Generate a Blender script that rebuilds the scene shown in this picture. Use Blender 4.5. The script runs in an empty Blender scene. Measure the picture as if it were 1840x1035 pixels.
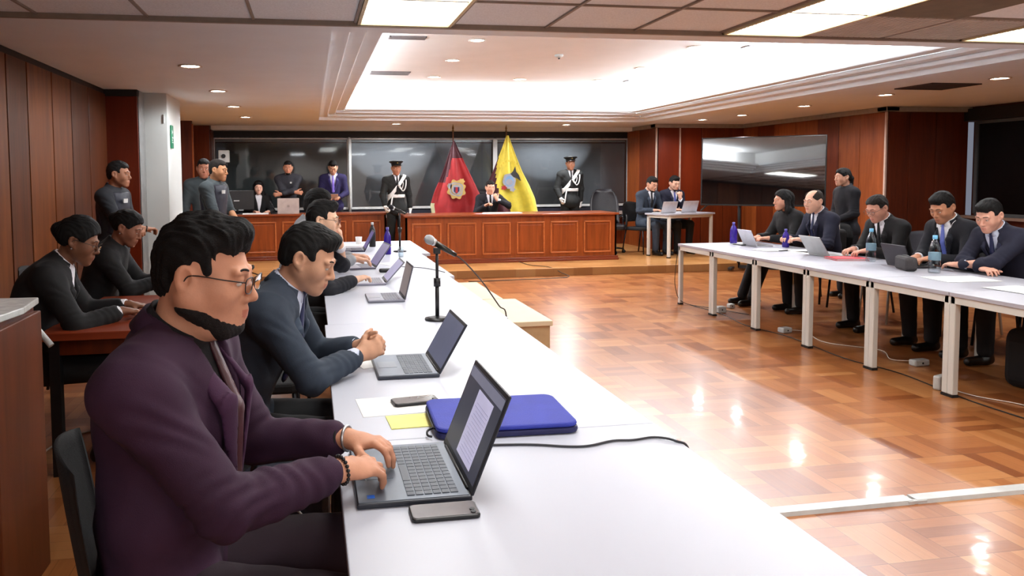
import bpy, math, random
import numpy as np
from mathutils import Vector, Matrix
random.seed(7)
R_ = math.radians
# ------------------------------------------------------------ camera, light, exposure
scn = bpy.context.scene
COL = scn.collection
W_PX, H_PX = 1840.0, 1035.0
cam_d = bpy.data.cameras.new('camera'); cam = bpy.data.objects.new('camera', cam_d); COL.objects.link(cam)
FPX, PCX, PCY = 1350.0, 789.0, 400.0
cam_d.sensor_fit = 'HORIZONTAL'; cam_d.sensor_width = 36.0
cam_d.lens = 36.0*FPX/W_PX
cam_d.shift_x = (W_PX/2-PCX)/W_PX
cam_d.shift_y = -(H_PX/2-PCY)/W_PX
cam_d.clip_start = 0.05
yaw, pit, rol = R_(9.669327), R_(3.459456), R_(-0.4)
Fv = Vector((math.sin(yaw)*math.cos(pit), math.cos(yaw)*math.cos(pit), -math.sin(pit)))
Rv = Fv.cross(Vector((0,0,1))).normalized(); Uv = Rv.cross(Fv)
R2 = math.cos(rol)*Rv+math.sin(rol)*Uv; U2 = -math.sin(rol)*Rv+math.cos(rol)*Uv
m = Matrix((R2, U2, -Fv)).transposed().to_4x4(); m.translation = Vector((0,0,1.5))
cam.matrix_world = m
scn.camera = cam
vs = scn.view_settings
vs.view_transform = 'Standard'; vs.look = 'None'; vs.gamma = 1.0; vs.use_curve_mapping = False
vs.exposure = 0.98
try:
    scn.cycles.use_denoising = True; scn.cycles.max_bounces = 8
    scn.cycles.caustics_reflective = False; scn.cycles.caustics_refractive = False
except Exception: pass
wd = bpy.data.worlds.new('world'); scn.world = wd; wd.use_nodes = True
wd.node_tree.nodes['Background'].inputs[0].default_value = (.75,.8,1,1)
wd.node_tree.nodes['Background'].inputs[1].default_value = 0.12
P_TILE, P_DOWN, P_COVE = 7.5, 27.0, 48.0

def area(name, loc, sx, sy, power, color=(.88,.94,1), rot=(0,0,0)):
    l = bpy.data.lights.new(name, 'AREA'); l.shape = 'RECTANGLE'; l.size = sx; l.size_y = sy
    l.energy = power; l.color = color
    o = bpy.data.objects.new(name, l); COL.objects.link(o); o.location = loc; o.rotation_euler = rot
    return o
def spot(name, loc, power, color=(.95,.97,1), ang=168):
    l = bpy.data.lights.new(name, 'SPOT'); l.energy = power; l.color = color
    l.spot_size = R_(ang); l.spot_blend = .35; l.shadow_soft_size = .05
    o = bpy.data.objects.new(name, l); COL.objects.link(o); o.location = loc
    return o

# ------------------------------------------------------------ materials
def srgb(r,g,b):
    f = lambda c: (c/255/12.92 if c/255 <= .04045 else ((c/255+.055)/1.055)**2.4)
    return (f(r), f(g), f(b), 1)
MATS = {}
def nn(nt, t, **k):
    n = nt.nodes.new(t)
    for a, b in k.items(): setattr(n, a, b)
    return n
def mat(name, rgb=(128,128,128), rough=.5, metal=0., noise=None, bump=0., bscale=60., emit=None, spec=None, alpha=None, trans=0., stretch=(1,1,1), coat=0., sheen=0.):
    if name in MATS: return MATS[name]
    M = bpy.data.materials.new(name); M.use_nodes = True; nt = M.node_tree
    b = nt.nodes['Principled BSDF']
    c = srgb(*rgb)
    b.inputs['Base Color'].default_value = c
    b.inputs['Roughness'].default_value = rough; b.inputs['Metallic'].default_value = metal
    if spec is not None: b.inputs['Specular IOR Level'].default_value = spec
    if trans: b.inputs['Transmission Weight'].default_value = trans; b.inputs['IOR'].default_value = 1.33
    if coat: b.inputs['Coat Weight'].default_value = coat; b.inputs['Coat Roughness'].default_value = .08
    if sheen: b.inputs['Sheen Weight'].default_value = sheen
    if emit:
        b.inputs['Emission Color'].default_value = srgb(*emit[0]); b.inputs['Emission Strength'].default_value = emit[1]
    tc = nn(nt,'ShaderNodeTexCoord'); mp = nn(nt,'ShaderNodeMapping'); mp.inputs['Scale'].default_value = stretch
    nt.links.new(tc.outputs['Object'], mp.inputs['Vector'])
    if noise is None: noise = (12., .10)
    tx = nn(nt,'ShaderNodeTexNoise'); tx.inputs['Scale'].default_value = noise[0]; tx.inputs['Detail'].default_value = 4
    nt.links.new(mp.outputs[0], tx.inputs['Vector'])
    rp = nn(nt,'ShaderNodeValToRGB')
    a = noise[1]
    rp.color_ramp.elements[0].position = .3; rp.color_ramp.elements[1].position = .7
    rp.color_ramp.elements[0].color = (c[0]*(1-a), c[1]*(1-a), c[2]*(1-a), 1)
    rp.color_ramp.elements[1].color = (min(1,c[0]*(1+a)), min(1,c[1]*(1+a)), min(1,c[2]*(1+a)), 1)
    nt.links.new(tx.outputs[0], rp.inputs[0]); nt.links.new(rp.outputs[0], b.inputs['Base Color'])
    if bump:
        t2 = nn(nt,'ShaderNodeTexNoise'); t2.inputs['Scale'].default_value = bscale; t2.inputs['Detail'].default_value = 3
        nt.links.new(mp.outputs[0], t2.inputs['Vector'])
        bp = nn(nt,'ShaderNodeBump'); bp.inputs['Strength'].default_value = bump; bp.inputs['Distance'].default_value = .01
        nt.links.new(t2.outputs[0], bp.inputs['Height']); nt.links.new(bp.outputs[0], b.inputs['Normal'])
    MATS[name] = M; return M
def wood(name, c1, c2, rough=.3, axis='z', scale=1., coat=.3):
    if name in MATS: return MATS[name]
    M = bpy.data.materials.new(name); M.use_nodes = True; nt = M.node_tree; b = nt.nodes['Principled BSDF']
    tc = nn(nt,'ShaderNodeTexCoord'); mp = nn(nt,'ShaderNodeMapping')
    s = {'z':(14,14,1.1),'x':(1.1,14,14),'y':(14,1.1,14)}[axis]
    mp.inputs['Scale'].default_value = tuple(v*scale for v in s)
    nt.links.new(tc.outputs['Object'], mp.inputs['Vector'])
    t = nn(nt,'ShaderNodeTexNoise'); t.inputs['Scale'].default_value = 1.; t.inputs['Detail'].default_value = 7; t.inputs['Roughness'].default_value = .62; t.inputs['Distortion'].default_value = .6
    nt.links.new(mp.outputs[0], t.inputs['Vector'])
    rp = nn(nt,'ShaderNodeValToRGB'); rp.color_ramp.elements[0].position = .32; rp.color_ramp.elements[1].position = .68
    rp.color_ramp.elements[0].color = srgb(*c1); rp.color_ramp.elements[1].color = srgb(*c2)
    nt.links.new(t.outputs[0], rp.inputs[0]); nt.links.new(rp.outputs[0], b.inputs['Base Color'])
    b.inputs['Roughness'].default_value = rough; b.inputs['Specular IOR Level'].default_value = .3
    b.inputs['Coat Weight'].default_value = coat*.6; b.inputs['Coat Roughness'].default_value = .15
    MATS[name] = M; return M
def parquet(name, cell, nslat, cols, rough, gap=.02, mode='basket'):
    M = bpy.data.materials.new(name); M.use_nodes = True; nt = M.node_tree; b = nt.nodes['Principled BSDF']; L = nt.links
    tc = nn(nt,'ShaderNodeTexCoord'); sp = nn(nt,'ShaderNodeSeparateXYZ'); L.new(tc.outputs['Object'], sp.inputs[0])
    def ma(op, a, c=None):
        n = nn(nt,'ShaderNodeMath', operation=op)
        for i, v in enumerate((a, c)):
            if v is None: continue
            if isinstance(v, (int, float)): n.inputs[i].default_value = v
            else: L.new(v, n.inputs[i])
        return n.outputs[0]
    X, Y = sp.outputs[0], sp.outputs[1]
    u, v = ma('DIVIDE', X, cell), ma('DIVIDE', Y, cell)
    fu, fv = ma('FLOOR', u), ma('FLOOR', v)
    ru, rv = ma('SUBTRACT', u, fu), ma('SUBTRACT', v, fv)
    par = ma('MODULO', ma('ABSOLUTE', ma('ADD', fu, fv)), 2.0)
    inv = ma('SUBTRACT', 1.0, par)
    if mode == 'basket':
        across = ma('ADD', ma('MULTIPLY', ru, par), ma('MULTIPLY', rv, inv))
    else: across = rv
    sl = ma('MULTIPLY', across, float(nslat)); fs = ma('FLOOR', sl)
    cb = nn(nt,'ShaderNodeCombineXYZ'); L.new(fu, cb.inputs[0]); L.new(fv, cb.inputs[1]); L.new(fs, cb.inputs[2])
    wn = nn(nt,'ShaderNodeTexWhiteNoise'); L.new(cb.outputs[0], wn.inputs['Vector'])
    cb2 = nn(nt,'ShaderNodeCombineXYZ'); L.new(fu, cb2.inputs[0]); L.new(fv, cb2.inputs[1])
    wn2 = nn(nt,'ShaderNodeTexWhiteNoise'); L.new(cb2.outputs[0], wn2.inputs['Vector'])
    # grain
    gx = ma('MULTIPLY', X, ma('ADD', ma('MULTIPLY', par, 60.), 4.)); gy = ma('MULTIPLY', Y, ma('ADD', ma('MULTIPLY', inv, 60.), 4.))
    cb3 = nn(nt,'ShaderNodeCombineXYZ'); L.new(gx, cb3.inputs[0]); L.new(gy, cb3.inputs[1])
    gn = nn(nt,'ShaderNodeTexNoise'); gn.inputs['Scale'].default_value = 1.; gn.inputs['Detail'].default_value = 3; L.new(cb3.outputs[0], gn.inputs['Vector'])
    val = ma('ADD', ma('ADD', ma('MULTIPLY', wn.outputs[0], .42), ma('MULTIPLY', wn2.outputs[0], .33)), ma('MULTIPLY', gn.outputs[0], .25))
    rp = nn(nt,'ShaderNodeValToRGB'); e = rp.color_ramp.elements
    e[0].position = .15; e[0].color = srgb(*cols[0]); e[1].position = .85; e[1].color = srgb(*cols[2])
    q = e.new(.5); q.color = srgb(*cols[1])
    L.new(val, rp.inputs[0])
    # joints
    rs = ma('SUBTRACT', sl, fs)
    j1 = ma('LESS_THAN', rs, gap*2); j2 = ma('MAXIMUM', ma('LESS_THAN', ru, gap*.5), ma('LESS_THAN', rv, gap*.5))
    jj = ma('MULTIPLY', ma('MAXIMUM', ma('MULTIPLY', j1, .35), ma('MULTIPLY', j2, .6)), 1.0)
    mx = nn(nt,'ShaderNodeMixRGB'); L.new(jj, mx.inputs[0]); L.new(rp.outputs[0], mx.inputs[1]); mx.inputs[2].default_value = srgb(70,38,18)
    L.new(mx.outputs[0], b.inputs['Base Color'])
    b.inputs['Roughness'].default_value = rough
    b.inputs['Coat Weight'].default_value = .16; b.inputs['Coat Roughness'].default_value = .08; b.inputs['Specular IOR Level'].default_value = .35
    # slight unevenness of the varnish, tile by tile
    wv = nn(nt,'ShaderNodeTexNoise'); wv.inputs['Scale'].default_value = 6.; L.new(tc.outputs['Object'], wv.inputs['Vector'])
    hh = ma('ADD', ma('MULTIPLY', wv.outputs[0], .6), ma('MULTIPLY', wn2.outputs[0], .04))
    bp = nn(nt,'ShaderNodeBump'); bp.inputs['Strength'].default_value = .12; bp.inputs['Distance'].default_value = .02; L.new(hh, bp.inputs['Height'])
    L.new(bp.outputs[0], b.inputs['Normal']); L.new(bp.outputs[0], b.inputs['Coat Normal'])
    MATS[name] = M; return M

# ------------------------------------------------------------ object helpers
def link(o, parent=None):
    COL.objects.link(o)
    if parent is not None: o.parent = parent
    return o
def tag(o, label=None, cat=None, group=None, kind=None):
    if label: o['label'] = label
    if cat: o['category'] = cat
    if group: o['group'] = group
    if kind: o['kind'] = kind
    return o
def thing(name, label, cat, loc=(0,0,0), rz=0., group=None, scale=1.):
    o = bpy.data.objects.new(name, None); o.empty_display_size = .05; link(o)
    o.location = loc; o.rotation_euler = (0,0,rz); o.scale = (scale,)*3
    return tag(o, label, cat, group)
class MB:
    def __init__(s): s.v = []; s.f = []; s.m = []; s.sm = []
    def add(s, vs, fs, mi=0, smooth=False):
        n = len(s.v); s.v += [tuple(p) for p in vs]
        for f in fs: s.f.append([n+i for i in f]); s.m.append(mi); s.sm.append(smooth)
        return s
    def box(s, lo, hi, mi=0, M=None):
        x0,y0,z0 = lo; x1,y1,z1 = hi
        vs = [Vector(p) for p in ((x0,y0,z0),(x1,y0,z0),(x1,y1,z0),(x0,y1,z0),(x0,y0,z1),(x1,y0,z1),(x1,y1,z1),(x0,y1,z1))]
        if M is not None: vs = [M @ p for p in vs]
        return s.add(vs, [(0,3,2,1),(4,5,6,7),(0,1,5,4),(1,2,6,5),(2,3,7,6),(3,0,4,7)], mi)
    def quad(s, a, b, c, d, mi=0): return s.add([a,b,c,d], [(0,1,2,3)], mi)
    def cyl(s, a, b, r, r2=None, n=16, mi=0, smooth=True):
        a = Vector(a); b = Vector(b); r2 = r if r2 is None else r2
        d = (b-a).normalized(); u = d.orthogonal().normalized(); w = d.cross(u)
        vs = []
        for p, rr in ((a,r),(b,r2)):
            for i in range(n):
                t = 2*math.pi*i/n; vs.append(p+rr*(math.cos(t)*u+math.sin(t)*w))
        fs = [(i,(i+1)%n,n+(i+1)%n,n+i) for i in range(n)]
        k = len(s.v); s.add(vs, fs, mi, smooth)
        s.f.append([k+i for i in range(n)][::-1]); s.m.append(mi); s.sm.append(False)
        s.f.append([k+n+i for i in range(n)]); s.m.append(mi); s.sm.append(False)
        return s
    def lathe(s, prof, c=(0,0,0), n=24, mi=0, M=None, sx=1., sy=1.):
        vs = []
        for r, z in prof:
            for i in range(n):
                t = 2*math.pi*i/n; p = Vector((c[0]+r*math.cos(t)*sx, c[1]+r*math.sin(t)*sy, c[2]+z))
                vs.append(M @ p if M is not None else p)
        fs = []
        for j in range(len(prof)-1):
            for i in range(n): fs.append((j*n+i, j*n+(i+1)%n, (j+1)*n+(i+1)%n, (j+1)*n+i))
        fs.append(tuple(range(n))[::-1]); fs.append(tuple((len(prof)-1)*n+i for i in range(n)))
        return s.add(vs, fs, mi, True)
    def tube(s, pts, r, n=8, mi=0, sub=6):
        P = [Vector(p) for p in pts]
        if sub > 1 and len(P) > 2:
            Q = []; E = [P[0]*2-P[1]]+P+[P[-1]*2-P[-2]]
            for i in range(1, len(E)-2):
                p0,p1,p2,p3 = E[i-1:i+3]
                for k in range(sub):
                    t = k/sub
                    Q.append(.5*((2*p1)+(p2-p0)*t+(2*p0-5*p1+4*p2-p3)*t*t+(3*p1-p0-3*p2+p3)*t**3))
            Q.append(P[-1]); P = Q
        vs = []; u = None
        for i, p in enumerate(P):
            d = (P[min(i+1,len(P)-1)]-P[max(i-1,0)]).normalized()
            u = d.orthogonal().normalized() if u is None else (u-d*u.dot(d)).normalized()
            w = d.cross(u)
            for k in range(n):
                t = 2*math.pi*k/n; vs.append(p+r*(math.cos(t)*u+math.sin(t)*w))
        fs = [(j*n+i, j*n+(i+1)%n, (j+1)*n+(i+1)%n, (j+1)*n+i) for j in range(len(P)-1) for i in range(n)]
        fs += [tuple(range(n))[::-1], tuple((len(P)-1)*n+i for i in range(n))]
        return s.add(vs, fs, mi, True)
    def prism(s, poly, z0, z1, mi=0, M=None):
        n = len(poly)
        vs = [Vector((x,y,z0)) for x,y in poly]+[Vector((x,y,z1)) for x,y in poly]
        if M is not None: vs = [M @ p for p in vs]
        fs = [tuple(range(n))[::-1], tuple(n+i for i in range(n))]+[(i,(i+1)%n,n+(i+1)%n,n+i) for i in range(n)]
        return s.add(vs, fs, mi)
    def sphere(s, c, r, mi=0, n=16, sx=1, sy=1, sz=1, M=None):
        prof = [(math.sin(math.pi*i/(n//2))*r+1e-5, -math.cos(math.pi*i/(n//2))*r*sz) for i in range(n//2+1)]
        return s.lathe(prof, c, n, mi, M, sx, sy)
    def build(s, name, mats, parent=None, bevel=0., loc=None, rz=0.):
        me = bpy.data.meshes.new(name); me.from_pydata([tuple(p) for p in s.v], [], s.f)
        if not isinstance(mats, (list, tuple)): mats = [mats]
        for q in mats: me.materials.append(q)
        me.polygons.foreach_set('material_index', s.m); me.polygons.foreach_set('use_smooth', s.sm)
        me.update()
        o = bpy.data.objects.new(name, me); link(o, parent)
        if loc is not None: o.location = loc
        o.rotation_euler.z = rz
        if bevel:
            b = o.modifiers.new('bevel','BEVEL'); b.width = bevel; b.segments = 2; b.limit_method = 'ANGLE'; b.angle_limit = R_(40)
        return o
def rbox(poly_r, x0, y0, x1, y1, n=5):
    r = poly_r; out = []
    for cx, cy, a in ((x1-r,y1-r,0),(x0+r,y1-r,90),(x0+r,y0+r,180),(x1-r,y0+r,270)):
        for i in range(n+1):
            t = R_(a+90*i/n); out.append((cx+r*math.cos(t), cy+r*math.sin(t)))
    return out
def struct(mb, name, mats, bevel=0.):
    o = mb.build(name, mats, None, bevel); o['kind'] = 'structure'; return o
def dup(root, loc, rz, label=None, group=None):
    r = root.copy(); COL.objects.link(r); r.location = loc; r.rotation_euler = (0,0,rz)
    if label: r['label'] = label
    if group: r['group'] = group
    for ch in list(root.children):
        c = ch.copy(); COL.objects.link(c); c.parent = r
        for g in ch.children:
            d = g.copy(); COL.objects.link(d); d.parent = c
    return r
# ------------------------------------------------------------ room materials
m_white = mat('ceiling_paint', (234,241,246), .7, noise=(3,.02))
m_cove = mat('cove_paint', (240,238,236), .8, noise=(3,.02))
m_tile = mat('mineral_ceiling_tile', (234,240,244), .85, noise=(90,.08), bump=.15, bscale=200)
m_tbar = mat('ceiling_grid_metal', (135,124,114), .5)
m_black = mat('black_board', (14,12,14), .6)  # plain black for trim bands and the backing between boards
m_dkpl = mat('black_plastic', (20,20,22), .4)
m_wallw = wood('left_wall_veneer', (84,38,9), (114,60,18), .42, coat=.1)
m_wallw2 = wood('left_wall_veneer_dark', (62,28,8), (90,44,14), .42, coat=.1)
m_red = wood('red_brown_veneer', (92,28,8), (112,38,12), .32, scale=.5)
m_rw1 = wood('right_wall_veneer', (118,56,22), (150,78,36), .3)
m_rw2 = wood('right_wall_veneer_dark', (86,34,14), (112,48,20), .3)
m_rw3 = wood('right_wall_veneer_deep', (72,27,10), (96,38,14), .35)
m_bench = wood('bench_wood', (118,54,20), (148,72,28), .3)
m_bench_top = wood('bench_top_wood', (118,52,22), (144,70,32), .3, axis='x')
m_pil = mat('pillar_paint', (205,210,208), .55, noise=(4,.02))
m_metal = mat('brushed_aluminium', (190,190,190), .35, metal=.9)
m_lmetal = mat('light_painted_metal', (205,205,205), .4)
m_green = mat('exit_sign_green', (20,120,85), .4)
m_signw = mat('exit_sign_white', (225,235,230), .4)
m_fl = parquet('parquet_floor', .31, 4, ((130,72,36),(164,102,56),(184,126,76)), .3)
m_pl = parquet('platform_parquet', .3, 4, ((176,120,66),(196,140,82),(212,160,104)), .3, gap=.01, mode='x')
m_back = mat('rear_wall_paint', (225,220,214), .8)

# ------------------------------------------------------------ floor and platform
struct(MB().box((-4,-3,-.1),(10,16,0)), 'floor', m_fl)
struct(MB().box((-2.3,10.8,.001),(8.1,14.6,.12)), 'trim_1', m_pl, .006)

def panels(name, axis, const, a0, a1, z0, z1, seams, mats, out, th=.03, gap=.008, seed=1, order=None):
    """boards along axis ('x' or 'y') on the plane const; out = +1/-1 side they face"""
    mb = MB(); rnd = random.Random(seed); s = [a0]+seams+[a1]
    lo, hi = sorted((const, const+out*th)); bo = sorted((const-out*.02, const+out*(th-.02)))
    def bx(p, q, l, h, zz0, zz1, mi):
        if axis == 'y': mb.box((l,p,zz0),(h,q,zz1),mi)
        else: mb.box((p,l,zz0),(q,h,zz1),mi)
    bx(a0, a1, bo[0], bo[1], z0, z1, 0)
    for i in range(len(s)-1):
        mi = (order[i % len(order)] if order else 1+rnd.randrange(len(mats)))
        bx(s[i]+gap/2, s[i+1]-gap/2, lo, hi, z0, z1, mi)
    return struct(mb, name, [m_black]+mats, .003)
def frange(a, b, st):
    out = []; x = a+st
    while x < b-1e-3: out.append(x); x += st
    return out
# left wall
panels('wall_left', 'y', -2.15, -3, 8.5, 0, 2.40, [-2.2,-1.4,-.6,.2,1.,1.8,2.6,3.4,4.2,5.,5.83,6.23,6.79,7.30,7.84], [m_wallw,m_wallw2], 1, gap=.022, order=[1,2,2,1,2,1,2,2,1,2,1,2,1,1,2,2])
struct(MB().box((-2.2,-3,2.4),(-2.13,8.5,2.45)), 'trim_2', m_black)
panels('wall_left_return', 'x', 8.5, -2.15, -1.80, 0, 2.38, [], [m_red], -1)
struct(MB().box((-2.15,8.46,2.38),(-1.80,8.55,2.45)), 'trim_3', m_black)
struct(MB().box((-1.84,8.5,0),(-1.80,8.8,2.45)), 'trim_4', m_metal)
# white pillar
struct(MB().box((-1.83,8.8,0),(-1.56,9.66,2.45)).box((-1.60,8.785,2.12),(-1.59,8.80,2.22)), 'wall_left_pillar', m_pil, .006)
struct(MB().box((-3.9,8.55,0),(-3.8,14.6,2.45)), 'wall_left_recess', m_rw3)
# dark door jamb and wood pier on the left of the platform
panels('wall_left_pier', 'x', 12.9, -2.6, -1.90, 0, 2.45, [], [m_rw3], -1)
panels('wall_left_pier_wood', 'x', 14.0, -2.4, -1.76, 0, 2.45, [], [m_rw2], -1)
struct(MB().box((-1.78,14.0,0),(-1.74,14.5,2.45)), 'trim_5', m_rw3)
struct(MB().box((-1.905,12.86,0),(-1.885,12.92,2.4)), 'trim_6', m_rw1)
# back wall
struct(MB().box((-3.9,14.55,0),(8.2,14.75,2.6)), 'wall_back', m_rw3)
mb = MB(); mb.box((-1.76,14.36,2.25),(6.32,14.5,2.38)); struct(mb, 'trim_7', m_black)
m_navy = mat('dark_sill_panel', (26,26,40), .5)
struct(MB().box((-1.76,14.3,.80),(6.32,14.55,.875)).box((-1.76,14.48,.86),(6.32,14.55,.93)), 'trim_8', m_navy)
struct(MB().box((-1.76,14.2,.74),(6.32,14.55,.80)), 'trim_9', mat('pale_ledge', (170,160,155), .5))
panels('wall_back_lower', 'x', 14.5, -1.76, 6.32, .12, .74, frange(-1.76,6.32,.8), [m_rw2], -1)
# windows with closed blinds behind glass
M = bpy.data.materials.new('window_glass'); M.use_nodes = True; nt = M.node_tree
for n in list(nt.nodes):
    if n.type != 'OUTPUT_MATERIAL': nt.nodes.remove(n)
tr = nn(nt,'ShaderNodeBsdfTransparent'); tr.inputs[0].default_value = (.85,.87,.88,1); gl = nn(nt,'ShaderNodeBsdfGlossy'); gl.inputs['Roughness'].default_value = .04
fr = nn(nt,'ShaderNodeFresnel'); fr.inputs[0].default_value = 1.55
mx = nn(nt,'ShaderNodeMixShader'); nt.links.new(fr.outputs[0], mx.inputs[0]); nt.links.new(tr.outputs[0], mx.inputs[1]); nt.links.new(gl.outputs[0], mx.inputs[2])
nt.links.new(mx.outputs[0], [n for n in nt.nodes if n.type == 'OUTPUT_MATERIAL'][0].inputs[0]); m_glass = M
m_blind = mat('grey_blind_slat', (172,174,178), .5, noise=(4,.04))
m_blindd = mat('dark_blind_slat', (120,124,122), .5, noise=(4,.05))
m_frame = mat('window_frame_white', (190,192,190), .4)
def blind(name, label, x0, x1, y, z0, z1, mt, axis='x'):
    mb = MB(); n = int((z1-z0)/.028)
    for i in range(n):
        z = z0+i*.028
        a, b = (y-.008, y+.006)
        if axis == 'x': mb.add([(x0,b,z),(x1,b,z),(x1,a,z+.033),(x0,a,z+.033),(x0,b+.0015,z),(x1,b+.0015,z),(x1,a+.0015,z+.033),(x0,a+.0015,z+.033)], [(0,1,2,3),(7,6,5,4),(0,4,5,1),(3,2,6,7)])
        else: mb.add([(b,x0,z),(b,x1,z),(a,x1,z+.033),(a,x0,z+.033),(b+.0015,x0,z),(b+.0015,x1,z),(a+.0015,x1,z+.033),(a+.0015,x0,z+.033)], [(3,2,1,0),(4,5,6,7),(1,5,4,0),(7,6,2,3)])
    root = thing(name, label, 'blind', (0,0,0))
    mb.build('slat_panel', mt, root)
    h = MB(); r = MB()
    if axis == 'x':
        h.box((x0,y-.03,z1),(x1,y+.03,z1+.04)); r.box((x0,y-.012,z0-.03),(x1,y+.012,z0-.005))
    else:
        h.box((y-.03,x0,z1),(y+.03,x1,z1+.04)); r.box((y-.012,x0,z0-.03),(y+.012,x1,z0-.005))
    h.build('head_rail', m_frame, root); r.build('bottom_rail', mt, root)
    return root
W = [(-1.74,.70,m_blindd,'window_1'),(.76,3.54,m_blind,'window_2'),(3.60,6.32,m_blind,'window_3')]
labs = ['dark grey closed blind behind the leftmost back window, behind the bearded standing man',
        'grey closed blind in the back window behind the red flag', 'grey closed blind in the back window right of the yellow flag']
for (x0,x1,mt,nm), lb in zip(W, labs):
    fr_ = MB()
    for a,b,c,d in ((x0-.03,x0+.012,.93,2.25),(x1-.012,x1+.03,.93,2.25),(x0,x1,.90,.945),(x0,x1,2.225,2.26)):
        fr_.box((a,14.36,c),(b,14.42,d))
    o = struct(fr_, nm, m_frame)
    g = MB().box((x0+.012,14.385,.945),(x1-.012,14.39,2.225)).build('pane', m_glass, o)
    blind('window_blind', lb, x0+.02, x1-.02, 14.47, .95, 2.18, mt)
# right side walls
panels('wall_right_rear', 'y', 6.34, 13.08, 14.5, .0, 2.38, [13.8], [m_rw1,m_rw2], -1, order=[2,1])
panels('wall_right_inner', 'x', 13.08, 6.34, 8.1, 0, 2.38, [6.34+.42, 7.2, 7.65], [m_rw1,m_rw2,m_red], -1, order=[3,3,2,2])
panels('wall_right_side', 'y', 8.08, 9.5, 13.08, 0, 2.38, [10.0,10.45,10.95,11.5,12.1,12.6], [m_rw1,m_rw2], -1, order=[1,1,2,1,1,2,1])
panels('wall_right_return', 'x', 9.5, 8.08, 9.38, 0, 2.38, [8.42,8.85], [m_rw3,m_rw2], -1, order=[1,1,1])
mb = MB(); mb.box((6.29,13.04,0),(6.315,13.07,2.38)); mb.box((6.75,13.03,0),(6.775,13.06,2.38)); mb.box((8.03,9.46,0),(8.055,9.49,2.42))
struct(mb, 'trim_10', mat('pale_corner_strip', (190,165,150), .4))
# cornice
mb = MB(); c = .06
mb.box((6.34-c-.03,13.08-c-.03,2.38),(8.2,13.2,2.45)); mb.box((6.31-c,13.0,2.38),(6.45,14.1,2.45)); mb.box((8.05-c,9.5-c-.03,2.38),(8.2,13.1,2.45)); mb.box((8.05-c,9.47-c,2.38),(9.5,9.6,2.45))
struct(mb, 'trim_11', mat('grey_cornice', (150,142,134), .6), .01)
# right window wall
struct(MB().box((9.38,-3,0),(9.5,9.5,.86)).box((9.38,-3,2.24),(9.5,9.5,2.45)).box((9.5,-3,.86),(9.6,9.5,2.24)), 'wall_right', [m_rw3])
struct(MB().box((9.30,-3,2.25),(9.40,9.5,2.42)), 'trim_12', m_black)
struct(MB().box((9.24,-3,.86),(9.40,9.5,.90)).box((9.34,-3,.66),(9.40,9.5,.70)), 'trim_13', mat('window_ledge', (120,95,80), .4))
for i,(y0,y1) in enumerate(((6.4,9.26),(3.4,6.34),(.4,3.34))):
    fr_ = MB()
    for a,b,c_,d in ((y0-.03,y0+.015,.93,2.23),(y1-.015,y1+.03,.93,2.23),(y0,y1,.90,.945),(y0,y1,2.2,2.24)):
        fr_.box((9.31,a,c_),(9.35,b,d))
    o = struct(fr_, 'window_%d' % (4+i), mat('dark_window_frame', (62,62,62), .5))
    MB().box((9.325,y0+.015,.945),(9.33,y1-.015,2.2)).build('pane', m_glass, o)
    blind('window_blind', ['dark closed blind in the right wall window beside the wooden return wall','dark closed blind in the middle right wall window','dark closed blind in the right wall window nearest the tiled ceiling'][i], y0+.02, y1-.02, 9.44, .95, 2.16, mat('side_blind_slat', (228,228,232), .5, noise=(4,.04)), 'y')
# walls behind the camera
struct(MB().box((-2.3,-3.1,0),(9.6,-3,2.45)), 'wall_front', m_back)

# ------------------------------------------------------------ ceiling
YT = 4.77
mb = MB()
mb.box((-2.3,-3,2.47),(9.5,YT,2.52))
struct(mb, 'ceiling', m_tile)
mb = MB()
gx = [ -2.14+.615*i+.0 for i in range(20)]
gx = [.29+.615*i for i in range(-4,16)]
gy = [YT-.66*j for j in range(1,12)]
for x in gx: mb.box((x-.008,-3,2.458),(x+.008,YT,2.475))
for y in gy: mb.box((-2.3,y-.008,2.459),(9.5,y+.008,2.475))
mb.box((-2.3,YT-.02,2.440),(9.5,YT+.01,2.475))
o = struct(mb, 'trim_14', m_tbar)
m_diff = mat('fluorescent_diffuser', (255,250,235), .5, emit=((255,250,235), 3.0))
m_louv = mat('light_panel_frame', (215,205,170), .5)
def panel_light(x, y0, y1, label):
    t = thing('ceiling_light_panel', label, 'ceiling light', (x, (y0+y1)/2, 2.45), 0, 'recessed fluorescent ceiling panels')
    w = .59; l = y1-y0-.03
    f = MB()
    for a,b,c_,d in ((-w/2,-w/2+.02,-l/2,l/2),(w/2-.02,w/2,-l/2,l/2),(-w/2,w/2,-l/2,-l/2+.02),(-w/2,w/2,l/2-.02,l/2)): f.box((a,c_,-.004),(b,d,.018))
    for k in range(1,30): f.box((-w/2,-l/2+l*k/30-.0005,0.007),(w/2,-l/2+l*k/30+.0005,.011))
    f.build('frame', m_louv, t)
    MB().box((-w/2+.02,-l/2+.02,.012),(w/2-.02,l/2-.02,.018)).build('diffuser', m_diff, t)
    area('panel_lamp', (x,(y0+y1)/2,2.44), w-.05, l-.05, P_TILE*(3 if y0 < -1 else 1))  # extra power for the added row behind the camera
    return t
panel_light(.29+.3075, YT-1.32, YT, 'bright ceiling panel above the near table, left of the plain tiles')
panel_light(.29+.615*4+.3075+.0, YT-1.32, YT, 'long bright ceiling panel in the tiled ceiling, middle of the three')
panel_light(.29+.615*7+.3075, YT-1.32, YT, 'bright ceiling panel at the tiled ceiling edge furthest to the right')
for x in (.6, 3.05, 5.5): 
    panel_light(x+.0, YT-1.98-1.32, YT-1.98, 'ceiling panel in the tiled ceiling overhead, outside the picture')
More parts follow.
